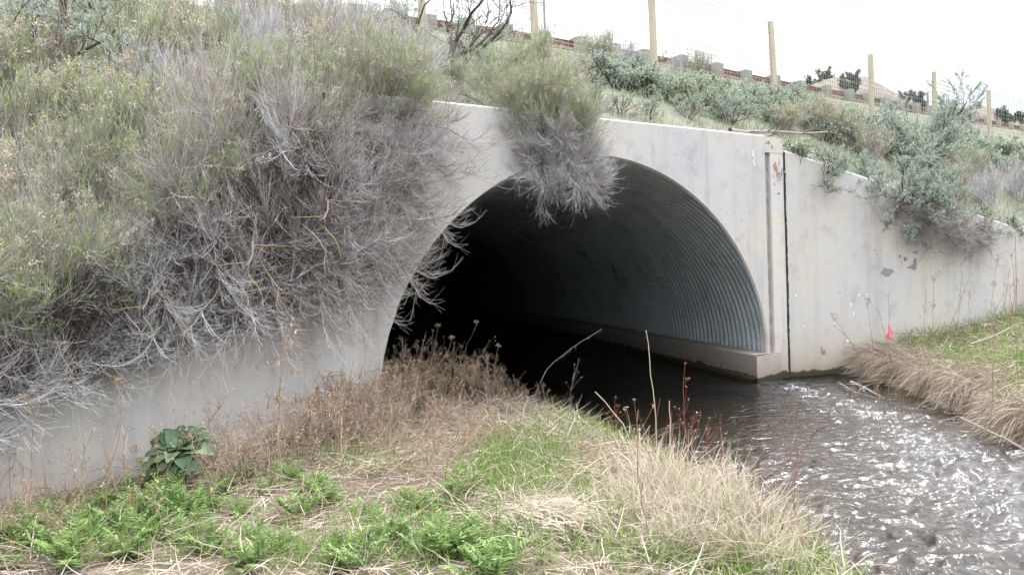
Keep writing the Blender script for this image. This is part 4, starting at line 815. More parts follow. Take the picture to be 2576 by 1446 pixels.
for k, (x, bk, s, lb) in enumerate([(.3, .1, .9, 'first small sagebrush on the wall top right of the joint'), (1.6, .08, .8, 'small sagebrush on the wall top between the two hanging ones'), (3.6, .1, .9, 'small sagebrush on the wall top right of the large hanging one'), (4.1, .1, .8, 'rightmost small sagebrush on the low end of the wall')]):
    q = RW0+RWd*x+np.array([-RWd[1], RWd[0]])*bk; place('small%d' % (k % 2), (q[0], q[1], float(bank_h(*q)[0])-.03), k*2., s*1.2, lb, 'small sagebrush along the wing wall top')
ORD = 'first second third fourth fifth sixth seventh eighth ninth tenth eleventh twelfth thirteenth fourteenth fifteenth sixteenth seventeenth eighteenth nineteenth twentieth'.split()
def ranked(pix, base, rows, unit_='row'):
    """one label for every pixel position: which row (from the top) and which place from the left in it"""
    n = len(pix); idx = sorted(range(n), key=lambda i: pix[i][1]-(pix[i][0]-1288)*base[1]); out = [None]*n; per = int(math.ceil(n/len(rows)))
    for r_, nm in enumerate(rows):
        ids = sorted(idx[r_*per:(r_+1)*per], key=lambda i: pix[i][0])
        for q, i in enumerate(ids): out[i] = '%s, %s from the left in the %s' % (base[0], ORD[min(q, 19)], nm)
    return out
rs = np.random.RandomState(99); SM = []
while len(SM) < 150:
    px = rs.uniform(1450, 2600); lo_ = np.interp(px, [1400, 1800, 2200, 2576], [150, 215, 290, 360]); hi_ = np.interp(px, [1450, 1800, 1960, 2200, 2576], [260, 300, 320, 395, 460]); py = rs.uniform(lo_, hi_)
    if all(math.hypot(px-a, (py-b_)*1.5) > 19 for a, b_ in SM): SM.append((px, py))
lbs = ranked(SM, ('small sagebrush on the far slope', .19), ['highest strip', 'second strip', 'third strip', 'fourth strip', 'fifth strip', 'sixth strip', 'seventh strip', 'lowest strip'])
for k, (px, py) in enumerate(SM):
    p = hit(px, py, 14.); place('small%d' % (k % 3 == 0), p-[0, 0, .06], rs.rand()*6, rs.uniform(.6, 1.15), lbs[k], 'small sagebrush on the far slope')

# fallen trunk lying along the wall corner
lg = thing('dead_branch', 'grey dead sagebrush trunk lying along the wall top at the joint', 'branch'); rs = np.random.RandomState(6)
a = WL(1.0, ZT+.05, .12); P = grow(rs, np.array([a]), np.array([[DW[0], DW[1], -.03]]), np.array([2.1]), 12, (0, 0, -.02), .06)
obj('trunk', pm('trunk', tubes(P, .035, .012, 7), 'silver_wood'), lg); s1, d1 = pick(rs, P, 16, .1); P1 = grow(rs, s1, d1+rs.normal(0, .7, s1.shape), rs.uniform(.15, .5, 16), 6, (0, 0, .02), .2)
for k in range(16): obj('limb', pm('limb', tubes(P1[k:k+1], .012, .003, 5), 'dark_wood'), lg)

# ------------------------------------------------------------------ ground cover
def scatter(rs, n, xr, yr): return rs.uniform(*xr, n), rs.uniform(*yr, n)
def gsum(px, py, bl): return sum(w_*np.exp(-(((px-cx)/rx)**2+((py-cy)/ry)**2)) for cx, cy, rx, ry, w_ in bl)
GREEN = [(1310, 1200, 110, 80, 1.2), (1480, 1075, 100, 40, 1.3), (1250, 1250, 90, 50, .8), (1640, 1400, 170, 50, .9), (1900, 1440, 230, 40, 1.3), (2090, 1400, 80, 70, 1.6), (1780, 1190, 130, 60, .9), (1180, 1380, 280, 60, .7), (1500, 1290, 80, 70, 1.), (900, 1180, 120, 40, .6), (300, 1340, 300, 60, .45), (1600, 1060, 70, 25, 1.), (1000, 1060, 60, 50, .5), (1880, 1250, 120, 50, .6), (250, 1430, 260, 30, .8), (720, 1440, 260, 30, .9), (1130, 1440, 250, 30, .9), (1330, 1150, 120, 60, .5)]
STRAW = [(1360, 1330, 110, 50, 1.5), (1700, 1330, 260, 90, 1.2), (1900, 1330, 200, 80, 1.), (1380, 1090, 150, 60, .8), (1250, 1040, 180, 60, .8)]
rs = np.random.RandomState(123)
def on_left(n, keepfn, yr=(2.6, 11)):
    x, y = scatter(rs, n, (-5, 2.2), yr); 
    ok = (sdist(x, y, PL)+fbm(x*1.7, y*1.7, 3)*.25 > -.02) & (edge_d(x, y) < -.03); x, y = x[ok], y[ok]; px, py = proj(np.stack([x, y, 0*x+.15], -1)); k = (px > -250) & (px < 2800) & (rs.rand(len(x)) < keepfn(px, py)*np.clip((y/5.5)**-.5, .45, 1.3)); return x[k], y[k]
x, y = on_left(90000, lambda a, b: gsum(a, b, GREEN)*(.45+1.3*np.clip(fbm(a/60, b/40, 71)+.35, 0, 1)))
def stand(x, y, hmin, hmax, sp, bend, wid, mat, name, label, cat, n=5, grav=-.0, hf=ground_h, parent=None):
    z = hf(x, y); S = np.stack([x, y, z-.02], -1); k = len(x); D = rs.normal(0, sp, (k, 3)); D[:, 2] = 1
    az = rs.uniform(0, 6.28, k); B = np.stack([np.cos(az)*bend, np.sin(az)*bend, np.full(k, grav)], -1)*rs.uniform(.2, 1.6, (k, 1))
    P = grow(rs, S, D, rs.uniform(hmin, hmax, k), n, B, .04); ob = obj(name, pm(name, ribbons(P, rs.uniform(.6, 1.3, k)*wid, rs=rs), mat), parent)
    if parent is None: tag(ob, label, cat, kind='stuff')
    return ob
stand(x, y, .07, .24, .28, .16, .0055, 'grass', 'green_grass', 'fresh green grass growing on the near bank', 'grass')
# matted dry stems lying over the bank
def thatch(x, y, lmin, lmax, wid, mat, name, label, up=.25, hf=ground_h, n=5, aim=None, az_s=6.28, lift=.05, rib=True):
    z = hf(x, y); k = len(x); S = np.stack([x, y, z+rs.uniform(-.01, lift, k)], -1); az = (rs.uniform(0, az_s, k) if aim is None else aim+rs.normal(0, az_s, k)); D = np.stack([np.cos(az), np.sin(az), rs.uniform(-.08, up, k)+.05], -1)
    P = grow(rs, S, D, rs.uniform(lmin, lmax, k), n, (0, 0, -.06), .13); zz = hf(P[..., 0].ravel(), P[..., 1].ravel()).reshape(P.shape[:2]); P[..., 2] = np.maximum(P[..., 2], zz+.004+rs.rand(k, 1)*.03)
    g_ = ribbons(P, rs.uniform(.6, 1.4, k)*wid, rs=rs, side=np.broadcast_to(np.array([0, 0, 1.])+rs.normal(0, .5, (k, 1, 3)), (k, 1, 3))) if rib else tubes(P, wid*.5, wid*.3, 3, rs.rand(k))
    return tag(obj(name, pm(name, g_, mat)), label, 'dry grass', kind='stuff')
x, y = on_left(52000, lambda a, b: .75-.35*np.clip(gsum(a, b, GREEN), 0, 1.4))
thatch(x, y, .08, .32, .0042, 'thatch', 'matted_dry_grass', 'matted grey brown dead grass covering the near bank')
x, y = on_left(60000, lambda a, b: .05+gsum(a, b, STRAW)*.8)
thatch(x, y, .12, .38, .0055, 'straw', 'straw_litter', 'pale straw lying bent over the near bank', .7, lift=.09)
x, y = on_left(1700, lambda a, b: .5*(b < 1400)+.1); 
thatch(x, y, .25, .8, .0045, 'dead_stem', 'fallen_stems', 'long brown fallen stems strewn over the near bank', .5, n=8, rib=False)
# combed tuft of flattened straw
c = onz(1375, 1325, .2); x = rs.normal(c[0], .14, 1500); y = rs.normal(c[1], .13, 1500); thatch(x, y, .14, .3, .006, 'pale_straw', 'flattened_straw', 'patch of combed flat straw in the middle of the bank', .3, aim=-1.0, az_s=.22, lift=.10)
# standing dry tufts
def tuft(seed, n, h0, h1, mat, wd=.0055, sp=.5, bnd=.2):
    r2 = np.random.RandomState(seed); S = r2.normal(0, .09, (n, 3))*[1, 1, 0]; D = r2.normal(0, sp, (n, 3)); D[:, 2] = 1; az = r2.uniform(0, 6.28, n)
    B = np.stack([np.cos(az)*bnd, np.sin(az)*bnd, np.full(n, -.06)], -1)*r2.uniform(.1, 1.5, (n, 1)); P = grow(r2, S, D, r2.uniform(h0, h1, n), 7, B, .05)
    kink = r2.rand(n) < .45; P[kink, 5:, 2] -= r2.uniform(.02, .14, (kink.sum(), 1)); gS = r2.normal(0, .12, (70, 3))*[1, 1, 0]; gP = grow(r2, gS, r2.normal(0, .25, (70, 3))+[0, 0, 1], r2.uniform(.12, .32, 70), 5, (0, 0, 0), .06)
    return [('green_blades', pm('green_blades', ribbons(gP, .006, rs=r2), 'grass'), 'stuff', []), ('blades', pm('blades', ribbons(P, r2.uniform(.6, 1.3, n)*wd, rs=r2), mat), 'stuff', [])]
proto('tuft0', 'dry_grass_tuft', 'dry grass', tuft(201, 420, .15, .5, 'pale_straw')); proto('tuft1', 'dry_grass_tuft', 'dry grass', tuft(202, 420, .12, .42, 'straw')); proto('tuft2', 'dry_grass_tuft', 'dry grass', tuft(203, 260, .25, .62, 'pale_straw', .007, .22, .13))
TU = [('tuft2', 1660, 1290, 1.0, 'tallest pale grass tuft at the water side, below the long white stalks'), ('tuft0', 1600, 1330, .95, 'pale grass tuft left of the tallest one'), ('tuft0', 1740, 1330, .9, 'pale grass tuft right below the tallest one'), ('tuft2', 1820, 1260, .8, 'pale tuft with bent tips at the edge of the water'),
      ('tuft0', 1870, 1340, .9, 'pale tuft leaning over the water'), ('tuft1', 1960, 1360, .9, 'straw tuft nearest the water at the lower right'), ('tuft0', 1690, 1400, .8, 'straw tuft at the bottom of the photo, left one'), ('tuft1', 1820, 1430, .85, 'straw tuft at the bottom of the photo, middle one'),
      ('tuft0', 1940, 1440, .8, 'straw tuft at the bottom of the photo, right one'), ('tuft1', 1560, 1220, .6, 'low straw tuft behind the pale ones'), ('tuft1', 1500, 1130, .5, 'small grey straw tuft near the top of the green patch'), ('tuft1', 1120, 1050, .7, 'brown grass tuft in front of the tunnel mouth'), ('tuft1', 1230, 1010, .6, 'dry tuft against the black tunnel opening'),
      ('tuft1', 1330, 1010, .55, 'dry tuft at the far tip of the bank'), ('tuft1', 1010, 1100, .7, 'brown tuft by the corner of the left wall')]
for k, (pk, px, py, s, lb) in enumerate(TU):
    p = onz(px, py, .12); z = float(ground_h(p[0], p[1])); place(pk, (p[0], p[1], max(z, .02)-.01), k*1.3, s*1.0, lb, 'dry grass tufts on the near bank')
def weed_clump(seed, n, H, spread=.16, heads=True):
    r2 = np.random.RandomState(seed); S = r2.normal(0, spread, (n, 3))*[1, 1, 0]; D = r2.normal(0, .28, (n, 3)); D[:, 2] = 1; P = grow(r2, S, D, r2.uniform(.45, 1., n)*H, 8, (0, 0, .0), .07)
    s1, d1 = pick(r2, P, 6, .4); P1 = grow(r2, s1, d1+r2.normal(0, .5, s1.shape), r2.uniform(.06, .2, len(s1)), 5, (0, 0, .06), .1); s2, d2 = pick(r2, P1, 3, .4); P2 = grow(r2, s2, d2+r2.normal(0, .6, s2.shape), r2.uniform(.02, .07, len(s2)), 4, (0, 0, .02), .15)
    parts = [('stems', pm('stems', [tubes(P, .0030, .0014, 3), tubes(P1, .0014, .0008, 3), tubes(P2, .001, .0007, 3)], 'weed'), 'stuff', [])]
    c = np.concatenate([P2[::3, -1], P[:, -1]]); S = np.repeat(c, 7, 0)+r2.normal(0, .009, (len(c)*7, 3)); H_ = grow(r2, S, r2.normal(0, .5, S.shape)+[0, 0, .5], np.full(len(S), .010), 3)
    if heads: parts.append(('seed_heads', pm('seed_heads', tubes(H_, .0024, .0014, 3), 'dead_head'), 'stuff', []))
    return parts
proto('weed0', 'dead_weed_clump', 'weed', weed_clump(401, 34, .6)); proto('weed1', 'dead_weed_clump', 'weed', weed_clump(402, 26, .45, .2))
WC = [('weed1', 960, 1040, 1.15, 'dense brown weeds hiding the left foot of the arch'), ('weed0', 1045, 1020, 1.05, 'dense brown weeds just inside the tunnel mouth'), ('weed1', 870, 1110, 1.2, 'tall thin weed clump nearest the wall corner'), ('weed0', 1010, 1060, 1.05, 'tallest brown weed clump at the left foot of the arch'), ('weed1', 1090, 1030, 1.1, 'brown weed clump against the black tunnel, left of centre'), ('weed1', 1160, 1015, 1.1, 'low brown weed clump in the tunnel mouth'), ('weed0', 1235, 1010, .75, 'reddish brown weed clump in the middle of the tunnel mouth'), ('weed1', 1300, 1005, .7, 'small weed clump near the far tip of the bank'),
      ('weed0', 905, 1125, .95, 'weed clump at the corner of the left wall'), ('weed1', 950, 1090, 1.1, 'weed clump between the wall corner and the arch foot'), ('weed1', 830, 1150, .9, 'weed clump against the wall left of the corner'), ('weed1', 980, 1150, .8, 'brown weed clump on the bank in front of the corner'), ('weed1', 1100, 1110, .8, 'brown weed clump amid the matted grass'), ('weed1', 1200, 1160, .75, 'thin weed clump left of the green grass patch'), ('weed1', 1060, 1220, .8, 'sparse weed clump in the middle of the near bank'), ('weed1', 640, 1235, .7, 'weed clump right of the leafy rosette'), ('weed1', 735, 1195, 1.1, 'tall thin weed clump at the wall between rosette and corner'), ('weed1', 570, 1255, .9, 'weed clump just right of the rosette along the wall'), ('weed1', 60, 1410, .6, 'weed clump in the lower left corner')]
def stalk_thing(name, label, cat, pts, r0, r1, mat, group=None, head=None, seed=0, hm='dead_head', arm=.10):
    """a single standing stalk through given points, with an optional kind of head"""
    r2 = np.random.RandomState(seed); pts = np.array(pts, float); P = along3(pts, 12)[None]; P[0, 1:-1] += r2.normal(0, .004, (10, 3))
    t_ = thing(name, label, cat, tuple(pts[0]), 0, group); P = P-pts[0]
    obj('stem', pm('stem', tubes(P, r0, r1, 5), mat), t_)
    if head == 'umbel':
        for tier in range(2 if seed % 2 else 1):
            b = P[0, -1 if tier == 0 else -4]; nA = 9; D = r2.normal(0, .7, (nA, 3)); D[:, 2] = 1; A_ = grow(r2, np.repeat(b[None], nA, 0)-[0, 0, 1]*r2.uniform(0, arm*.8, (nA, 1)), D, r2.uniform(.4, 1.15, nA)*arm*(1 if tier == 0 else .8), 4, (0, 0, .12), .03)
            S = np.repeat(A_[:, -1], 10, 0)+r2.normal(0, .010, (nA*10, 3))*[1, 1, .5]; H_ = grow(r2, S, r2.normal(0, .5, S.shape)+[0, 0, .6], np.full(len(S), .009), 3)
            obj('umbel', pm('umbel', [tubes(A_, .0014, .001, 3), tubes(H_, .0024, .0018, 3)], hm), t_)['kind'] = 'stuff'
    elif head == 'curl':
        s1, d1 = pick(r2, P, 14, .25); A_ = grow(r2, s1, r2.normal(0, .9, s1.shape)+[0, 0, .5], r2.uniform(.06, .28, 14), 6, (0, 0, -.03), .08)
        s2, d2 = pick(r2, A_, 5, .3); H_ = grow(r2, s2, r2.normal(0, .3, s2.shape)+[0, 0, -1], r2.uniform(.03, .07, len(s2)), 5, (0, 0, -.1), .35)
        obj('side_stems', pm('side_stems', tubes(A_, .0022, .001, 3), mat), t_)['kind'] = 'stuff'; obj('curled_leaves', pm('curled_leaves', ribbons(H_, .016, taper=False), hm), t_)['kind'] = 'stuff'
    elif head == 'catkin':
        s1, d1 = pick(r2, P, 16, .55); A_ = grow(r2, s1, r2.normal(0, .2, s1.shape)+[0, 0, -1], r2.uniform(.03, .06, 16), 4, (0, 0, -.05), .1); obj('seed_tassels', pm('seed_tassels', tubes(A_, .0028, .0012, 3), hm), t_)['kind'] = 'stuff'
    elif head == 'side':
        s1, d1 = pick(r2, P, 8, .4); A_ = grow(r2, s1, d1+r2.normal(0, .45, s1.shape), r2.uniform(.05, .22, 8), 5, (0, 0, .05), .07); obj('side_stems', pm('side_stems', tubes(A_, r0*.5, .0008, 3), mat), t_)['kind'] = 'stuff'
        S = np.repeat(A_[:, -1], 6, 0); H_ = grow(r2, S, r2.normal(0, .7, S.shape), np.full(len(S), .014), 3); obj('seeds', pm('seeds', tubes(H_, .003, .001, 3), hm), t_)['kind'] = 'stuff'
    return t_
def along3(p, n):
    d = np.r_[0, np.cumsum(np.linalg.norm(np.diff(p, axis=0), axis=1))]; t = np.linspace(0, d[-1], n)
    q = np.stack([np.interp(t, d, p[:, k]) for k in range(3)], -1)
    if n > 4: q[1:-1] = (q[:-2]+2*q[1:-1]+q[2:])/4
    return q
def ground_at(px, py): p = onz(px, py, .15); z = float(ground_h(p[0], p[1])); return np.array([p[0], p[1], z-.02])
def pix_stalk(pxs, foot=None):
    """stalk standing at the ground point under its first pixel; the other pixels give its leaning course"""
    b = ground_at(*pxs[0]); return [b]+[at(px, py, b[1]+.03*k) for k, (px, py) in enumerate(pxs[1:], 1)]
for k, (pk, px, py, s, lb) in enumerate(WC):
    place(pk, ground_at(px, py), k*1.9, s*1.1, lb, 'dead weed clumps on the near bank')
ST = [('dead_yarrow', 'tall dead stalk with a flat seed head at the far left', 'weed', [(72, 1360), (78, 1200), (80, 1020)], .0035, .0022, 'dead_stem', 'umbel', .10),
      ('dead_yarrow', 'dead stalk leaning left with a drooping seed head', 'weed', [(10, 1240), (30, 1140), (52, 1140)], .003, .002, 'dead_stem', 'umbel', .07),
      ('dead_yarrow', 'dead stalk with a seed head in front of the bush tips', 'weed', [(215, 1330), (300, 1120), (307, 1010), (298, 965)], .003, .002, 'dead_stem', 'umbel', .05),
      ('dead_yarrow', 'dead stalk with a broad seed head beside the leafy rosette', 'weed', [(398, 1290), (397, 1180), (392, 1085)], .0035, .0025, 'dead_stem', 'umbel', .10),
      ('dead_yarrow', 'short dead stalk with a small head left of the rosette', 'weed', [(352, 1300), (345, 1180), (342, 1130)], .002, .0015, 'dead_stem', 'umbel', .035),
      ('dead_weed', 'tall brown weed with curled hanging leaves against the left wall', 'weed', [(685, 1200), (700, 1060), (706, 960), (716, 870)], .006, .003, 'dead_stem', 'curl', .1),
      ('dead_weed', 'thinner weed with curled leaves right of the tall brown one', 'weed', [(760, 1180), (770, 1060), (800, 980)], .004, .002, 'dead_stem', 'curl', .1),
      ('dead_weed', 'brown weed with curled leaves close to the wall corner', 'weed', [(860, 1130), (850, 1000), (868, 900)], .003, .002, 'dead_stem', 'curl', .1),
      ('dead_yarrow', 'cluster headed dead stalk against the black tunnel, left one', 'weed', [(1080, 1020), (1084, 920), (1102, 820)], .003, .0016, 'weed', 'umbel', .035),
      ('dead_yarrow', 'cluster headed dead stalk against the black tunnel, second one', 'weed', [(1110, 1030), (1116, 930), (1136, 850)], .003, .0016, 'weed', 'umbel', .04),
      ('dead_yarrow', 'pale branching dead stalk leaning right in the tunnel mouth', 'weed', [(1120, 1000), (1170, 880), (1199, 815)], .003, .0015, 'straw', 'umbel', .05),
      ('dead_yarrow', 'brown headed dead stalk leaning right below the pale one', 'weed', [(1170, 1000), (1205, 910), (1228, 862)], .0025, .0013, 'weed', 'side', .05),
      ('dead_yarrow', 'brown dead stalk with a curled pale tip in the tunnel mouth', 'weed', [(1240, 1010), (1243, 920), (1255, 870)], .0025, .0013, 'weed', 'umbel', .03),
      ('dead_yarrow', 'leftmost brown cluster headed stalk at the wall corner', 'weed', [(1040, 1050), (1050, 930), (1072, 832)], .0025, .0013, 'weed', 'side', .05),
      ('tasselled_stalk', 'long pale stalk with hanging tassels leaning right over the dark water', 'dry grass', [(1320, 985), (1370, 930), (1430, 880), (1513, 828)], .0045, .0022, 'pale_straw', 'catkin', .1),
      ('reed_stalk', 'straight white reed stalk, the tallest, in front of the footing', 'dry grass', [(1655, 1230), (1652, 1080), (1640, 960), (1625, 830)], .0045, .0028, 'pale_straw', None, 0),
      ('reed_stalk', 'shorter white reed stalk with a swollen tip right of the tallest', 'dry grass', [(1682, 1270), (1688, 1120), (1684, 1008)], .004, .003, 'pale_straw', None, 0),
      ('reed_stalk', 'bent pale reed leaning left behind the straw tufts', 'dry grass', [(1660, 1330), (1600, 1130), (1560, 1050), (1497, 985)], .004, .0025, 'pale_straw', None, 0),
      ('reed_stalk', 'long pale reed crossing the straw tufts diagonally', 'dry grass', [(1790, 1400), (1720, 1290), (1640, 1190)], .004, .003, 'pale_straw', None, 0),
      ('reed_stalk', 'dark reed stem standing in the middle of the straw', 'dry grass', [(1640, 1400), (1612, 1240), (1600, 1140), (1606, 1030)], .004, .002, 'dead_stem', 'side', 0),
      ('reed_stalk', 'white reed with a kinked tip at the water edge', 'dry grass', [(1600, 1300), (1605, 1150), (1610, 1095), (1635, 1070)], .003, .002, 'pale_straw', None, 0),
      ('bare_twig', 'forked dry twig at the tip of the bank against the water', 'weed', [(1420, 1010), (1440, 960), (1452, 925)], .003, .001, 'thatch', 'side', 0),
      ('reed_stalk', 'pale reed leaning over the water at the lower right', 'dry grass', [(2105, 1420), (2122, 1360), (2135, 1300)], .003, .002, 'pale_straw', None, 0)]
for k, (nm, lb, ct, px, r0, r1, mt, hd, arm) in enumerate(ST): stalk_thing(nm, lb, ct, pix_stalk(px), r0, r1, mt, None, hd, k, arm=arm)
# thin brown stems scattered at the left foreground and along the wall foot
rs2 = np.random.RandomState(31)
BS = [(135, 1400, 178, 1205), (175, 1350, 190, 1150), (250, 1380, 275, 1160), (300, 1340, 253, 1065), (350, 1330, 470, 1090), (420, 1310, 560, 1000), (560, 1300, 700, 1110), (100, 1380, 60, 1180), (205, 1330, 215, 1120), (20, 1400, 0, 1250), (620, 1230, 660, 1050), (300, 1400, 345, 1220),
      (500, 1420, 640, 1230), (740, 1290, 860, 1130), (820, 1260, 960, 1090), (940, 1240, 1090, 1050), (1050, 1280, 1200, 1080), (1080, 1330, 1190, 1200), (880, 1150, 890, 1000), (900, 1140, 925, 980), (930, 1130, 960, 940), (840, 1150, 820, 1010), (1000, 1120, 1030, 940), (1130, 1090, 1160, 960), (1520, 1330, 1500, 1190), (60, 1440, 190, 1240), (30, 1350, 25, 1130), (120, 1330, 100, 1130), (330, 1310, 310, 1090), (500, 1290, 540, 1080), (590, 1250, 570, 1060), (780, 1200, 790, 990), (810, 1190, 850, 960), (640, 1260, 560, 1120), (460, 1400, 380, 1230), (260, 1430, 120, 1290)]
BL = ranked([(q[0], q[1]) for q in BS], ('thin bare brown weed', -.3), ['row against the left wall', 'middle row', 'nearest row'])
for k, (a, b, c_, d_) in enumerate(BS):
    stalk_thing('brown_weed', BL[k], 'weed', pix_stalk([(a, b), ((a+c_)/2+rs2.uniform(-12, 12), (b+d_)/2), (c_, d_)]), .0035, .0014, 'dead_stem', 'bare brown stems on the near bank', 'side' if k % 3 else None, 40+k)
RS = [(1720, 1180, 1745, 1040), (1700, 1170, 1690, 1030), (1745, 1190, 1760, 1050), (1735, 1180, 1720, 955), (1820, 1260, 1812, 1040), (1830, 1260, 1935, 1180), (1990, 1330, 2005, 1090), (1985, 1330, 1960, 1180), (1640, 1150, 1660, 1000), (1760, 1220, 1780, 1090), (1890, 1290, 1895, 1190), (2060, 1400, 2075, 1250), (1560, 1100, 1545, 1020), (2030, 1400, 1990, 1230)]
RL = ranked([(q[0], q[1]) for q in RS], ('thin red willow shoot at the water edge', 0), ['farther group', 'nearer group'])
for k, (a, b, c_, d_) in enumerate(RS):
    stalk_thing('willow_shoot', RL[k], 'shrub', pix_stalk([(a, b), ((a+c_)/2+rs2.uniform(-6, 6), (b+d_)/2), (c_, d_)]), .0026, .0014, 'red_stem', 'red willow shoots along the water', None if k % 3 else 'side', 90+k, 'red_stem')
RD = [(1570, 1340, 1530, 1230, 1490, 1200), (1700, 1360, 1760, 1230, 1830, 1190), (1760, 1380, 1800, 1260, 1790, 1190), (1850, 1380, 1900, 1300, 2010, 1215), (1840, 1420, 1930, 1330, 2040, 1290), (1900, 1400, 1960, 1300, 1990, 1245), (1740, 1340, 1720, 1220, 1760, 1180), (1640, 1300, 1600, 1200, 1560, 1170), (1950, 1440, 2000, 1350, 2090, 1320), (1500, 1400, 1440, 1300, 1360, 1270), (1620, 1420, 1700, 1330, 1800, 1310), (1800, 1340, 1850, 1250, 1820, 1200)]
RDL = ranked([(q[0], q[1]) for q in RD], ('bent pale reed among the straw tufts', 0), ['farther row', 'middle row', 'nearer row'])
for k, q in enumerate(RD): stalk_thing('bent_reed', RDL[k], 'dry grass', pix_stalk([q[0:2], q[2:4], q[4:6]]), .0052, .003, 'pale_straw', 'bent pale reeds over the straw', None, 300+k)
# ferny green herbs
def fern_clump(seed, nf=14, H=.22):
    r2 = np.random.RandomState(seed); D = r2.normal(0, .7, (nf, 3)); D[:, 2] = 1; P = grow(r2, r2.normal(0, .03, (nf, 3))*[1, 1, 0], D, r2.uniform(.6, 1.1, nf)*H, 8, (0, 0, -.05), .03); out = [tubes(P, .0018, .0008, 3)]; V = []
    t = np.repeat(np.linspace(1.2, 6.8, 13), 2); sg = np.tile([-1., 1.], 13); sl = np.sin(np.linspace(.5, 2.9, 13)).repeat(2)
    for p in P:
        i = np.minimum(t.astype(int), 6); S = p[i]+(p[i+1]-p[i])*(t-i)[:, None]; T = unit(p[i+1]-p[i]); sd_ = unit(np.cross(T, [0, 0, 1.]))
        V.append(grow(r2, S, sd_*sg[:, None]+T*.5+r2.normal(0, .15, S.shape), sl*.052*H/.22, 4, (0, 0, -.04), .06))
    out.append(ribbons(np.concatenate(V), .012*H/.22, rs=r2, taper=False, side=np.tile(np.array([0, 0, 1.]), (26*nf, 1, 1)))); return [('fronds', pm('fronds', out, 'fern'), 'stuff', [])]
for k in range(3): proto('fern%d' % k, 'ferny_herb', 'herb', fern_clump(301+k, 12+k*2, .2+.03*k))
rs = np.random.RandomState(55)
FN = [(120, 1370), (190, 1340), (270, 1310), (340, 1330), (400, 1310), (300, 1360), (230, 1390), (150, 1420), (460, 1330), (520, 1310), (560, 1270), (610, 1235), (660, 1270), (720, 1240), (780, 1260), (690, 1210), (820, 1290), (380, 1390), (480, 1390), (60, 1400), (1030, 1310), (1140, 1290), (1180, 1260), (990, 1400), (850, 1420), (600, 1330), (1080, 1440), (1240, 1420), (900, 1330), (750, 1330), (330, 1270), (380, 1260), (430, 1280), (640, 1400), (700, 1430), (1130, 1420), (540, 1430), (310, 1440), (190, 1475), (640, 1470), (900, 1465), (1250, 1480), (30, 1480)]
FL = ranked(FN, ('bright green ferny herb', 0), ['farthest row', 'second row', 'third row', 'nearest row'])
for k, (px, py) in enumerate(FN):
    p = ground_at(px+rs.uniform(-12, 12), py); place('fern%d' % (k % 3), p+[0, 0, .01], rs.rand()*6, rs.uniform(.75, 1.25), FL[k], 'ferny herbs on the near bank')
# broad leaved rosette leaning on the wall
ros = thing('leafy_rosette', 'large dark green broad leaved rosette against the left wall', 'plant'); rs = np.random.RandomState(5)
rc = ground_at(452, 1262)+np.array([-.02, .1, .05])
def leafmesh(r2, Ln, Wd):
    n = 9; t = np.linspace(0, 1, n); wv = Wd*1.35*np.sin(np.pi*np.clip(t, .03, .97)**.95)**.75+.003; V = []; A = []
    for i in range(n):
        x = Ln*t[i]; zc_ = .12*Ln*math.sin(t[i]*3)-.35*Ln*t[i]**3; rf = .008*math.sin(i*2.4)
        for q, dz in ((-1, .18+rf), (-.5, .03), (0, -.02), (.5, .03), (1, .18-rf)): V.append((wv[i]*q+r2.normal(0, .002), x, zc_+wv[i]*dz*1.2+r2.normal(0, .0015))); A.append(t[i])
    F = [(i*5+j, i*5+j+1, i*5+j+6, i*5+j+5) for i in range(n-1) for j in range(4)]; return mesh('leaf', V, F, 'rosette', {'rnd': np.full(len(V), r2.rand()), 'along': A}, True)
for k in range(46):
    a = k*2.399; lay = k/46; el = .15+1.1*(1-lay)**1.0 if k > 8 else 1.3; l = .10+.15*lay; me = leafmesh(rs, l*rs.uniform(.75, 1.1)*1.05, (.034+.020*lay)*rs.uniform(.8, 1.15)); ob = obj('leaf', me, ros)
    d_ = Vector((math.cos(a)*math.cos(el), math.sin(a)*math.cos(el), math.sin(el))); d_.rotate(Matrix.Rotation(.75, 4, 'X')); ob.rotation_mode = 'QUATERNION'
    yq = d_.normalized(); zq = (Vector((0, -.55, .85))-yq*yq.dot(Vector((0, -.55, .85)))).normalized(); xq = yq.cross(zq); ob.matrix_local = Matrix.Translation((0, 0, 0)) @ Matrix(((xq.x, yq.x, zq.x, 0), (xq.y, yq.y, zq.y, 0), (xq.z, yq.z, zq.z, 0), (0, 0, 0, 1)))
ros.location = rc; ros.scale = (1.05,)*3; ros.location[2] += .19

